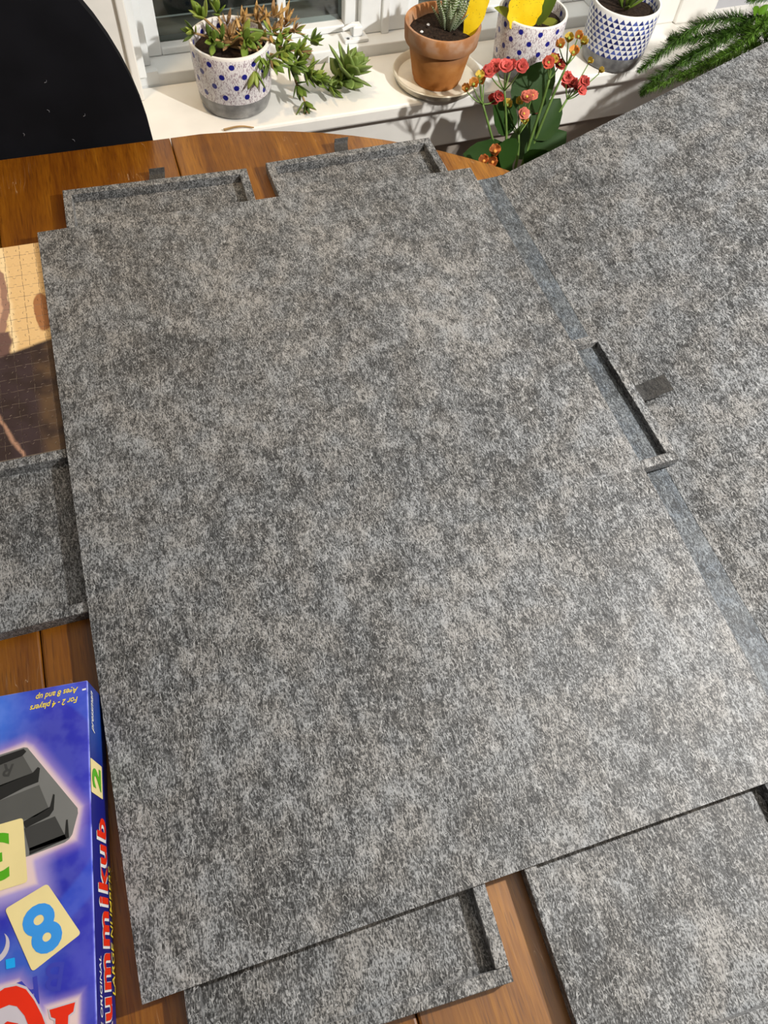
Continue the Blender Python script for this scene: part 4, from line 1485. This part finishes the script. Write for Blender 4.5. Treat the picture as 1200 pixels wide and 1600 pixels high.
for br, fls, path in FL:
    b = tube(BM(), smooth_path([Vector(q) - PK for q in path], 4), 0.0016, 0.0028, 6)
    j = Vector(path[0])
    for p, kd in fls:
        p = Vector(p)
        mid = (p + j) / 2 + Vector((0, 0, -0.004))
        tube(b, smooth_path([j - PK, mid - PK, p - PK - Vector((0, 0, 0.003))], 3), 0.0011, 0.0008, 5)
    obj('stem', b, KSTEM, kal, smooth=True)
    for p, kd in fls:
        p = Vector(p)
        d = (p - j).normalized() * 0.5 + Vector((-0.25, -0.65, 0.65)).normalized() + Vector((random.uniform(-.2, .2), random.uniform(-.2, .2), random.uniform(-.2, .2)))
        q = Vector((0, 0, 1)).rotation_difference(d.normalized())
        s = {'c': 0.0092, 'p': 0.0090, 'r': 0.0085, 'y': 0.0080, 'o': 0.0080, 't': 0.0092}[kd] * random.uniform(0.9, 1.1)
        if p.x > 0.525 and kd == 'y':
            s *= 0.7
        o = link('flower', FM[kd], None, kal)
        o.matrix_local = Matrix.Translation(p - PK) @ q.to_matrix().to_4x4() @ Matrix.Rotation(random.uniform(0, 6), 4, 'Z') @ Matrix.Diagonal((s, s, s, 1))

# fern
PF = Vector((0.885, 0.545, 0.50))
fern = thing('potted_fern', 'feathery asparagus fern arching out behind the raised felt cover at the right', 'plant', PF)
obj('pot', lathe(BM(), [(0, 0), (0.045, 0), (0.047, 0.003), (0.062, 0.140), (0.063, 0.145), (0.060, 0.145), (0.058, 0.135), (0, 0.132)], 40), flat('grey_plastic', (0.12, 0.12, 0.12), 0.5), fern, smooth=True, angle=40)
FERN = flat('fern_green', (0.065, 0.140, 0.020), 0.5, 0.3, 0.4, 120)
FERN2 = flat('fern_bright_green', (0.110, 0.215, 0.028), 0.5, 0.3, 0.4, 120)
FR = [[(0.84, 0.555, 0.75), (0.7983, 0.5874, 0.8181), (0.7594, 0.5958, 0.8249), (0.7188, 0.6041, 0.8133), (0.6794, 0.6024, 0.7856), (0.6418, 0.6008, 0.7558)],
      [(0.84, 0.555, 0.75), (0.7981, 0.5674, 0.8171), (0.7474, 0.5752, 0.8029), (0.707, 0.5786, 0.784), (0.6654, 0.5768, 0.7597), (0.6431, 0.5759, 0.732)],
      [(0.85, 0.55, 0.75), (0.8041, 0.5576, 0.8263), (0.7496, 0.5553, 0.798), (0.6905, 0.5528, 0.7766), (0.6333, 0.5504, 0.7546)],
      [(0.85, 0.545, 0.75), (0.7889, 0.5369, 0.8106), (0.7268, 0.5343, 0.7966), (0.6668, 0.5318, 0.7785)],
      [(0.85, 0.56, 0.74), (0.8172, 0.6082, 0.7959), (0.7658, 0.6161, 0.79), (0.723, 0.6193, 0.7858), (0.6959, 0.6231, 0.7865)],
      [(0.86, 0.55, 0.76), (0.8155, 0.5781, 0.8286), (0.7735, 0.5763, 0.8196), (0.7241, 0.5643, 0.8026), (0.6811, 0.5625, 0.784)],
      [(0.86, 0.55, 0.76), (0.8005, 0.5474, 0.8411), (0.751, 0.5254, 0.8254), (0.706, 0.5235, 0.8031)],
      [(0.88, 0.56, 0.77), (0.86, 0.575, 0.845), (0.82, 0.585, 0.862), (0.78, 0.585, 0.856)],
      [(0.90, 0.55, 0.78), (0.92, 0.57, 0.86), (0.96, 0.59, 0.88), (1.00, 0.60, 0.86)],
      [(0.90, 0.54, 0.78), (0.93, 0.51, 0.85), (0.98, 0.49, 0.86), (1.02, 0.47, 0.83)],
      [(0.89, 0.54, 0.78), (0.87, 0.55, 0.87), (0.85, 0.57, 0.885), (0.83, 0.58, 0.88)],
      [(0.89, 0.54, 0.78), (0.90, 0.53, 0.88), (0.91, 0.52, 0.93)]]
for fi, pth in enumerate(FR):
    path = smooth_path([(PF.x + random.uniform(-.01, .01), PF.y, 0.632)] + pth, 14)
    path = [p - PF for p in path]
    b = tube(BM(), path, 0.0014, 0.0006, 5)
    n = len(path)
    for i in range(8, n - 1):
        d = (path[i + 1] - path[i]).normalized()
        taper = min(1.0, (n - i) / 9 + 0.15)
        for k in range(30):
            p = path[i].lerp(path[i + 1], random.random())
            r = Vector((random.gauss(0, 1), random.gauss(0, 1), random.gauss(0, 1)))
            r = (r - d * r.dot(d)).normalized()
            dr = (d * random.uniform(0.5, 1.0) + r).normalized()
            L = random.uniform(0.009, 0.017) * taper
            w = dr.cross(Vector((random.random(), random.random(), random.random()))).normalized() * 0.0005
            e = p + dr * L
            v = [b.verts.new(p - w), b.verts.new(p + w), b.verts.new(e + w * 0.4), b.verts.new(e - w * 0.4)]
            b.faces.new(v)
    me = bpy.data.meshes.new('frond')
    b.to_mesh(me)
    b.free()
    link('frond', me, FERN2 if fi in (2, 3, 6, 10) else FERN, fern)
BRIGHT = leaf_material('clover_green', (0.20, 0.42, 0.03), (0.18, 0.40, 0.03))
for (p, d) in (((0.800, 0.5774, 0.838), (-0.6, -0.2, 0.7)), ((0.803, 0.5774, 0.838), (0.5, -0.2, 0.7)), ((0.8168, 0.5782, 0.832), (0.6, -0.3, 0.4)), ((0.8068, 0.5782, 0.832), (-0.2, -0.6, -0.2))):
    broad_leaf('leaflet', BRIGHT, fern, p, d, (0, -0.8, 0.5), 0.016, 0.013, loc_origin=PF, th=0.0006)
obj('stem', tube(BM(), smooth_path([Vector((0.88, 0.55, 0.632)) - PF, Vector((0.84, 0.565, 0.78)) - PF, Vector((0.806, 0.5776, 0.836)) - PF], 6), 0.0014, 0.0009, 5), STEM_G, fern)
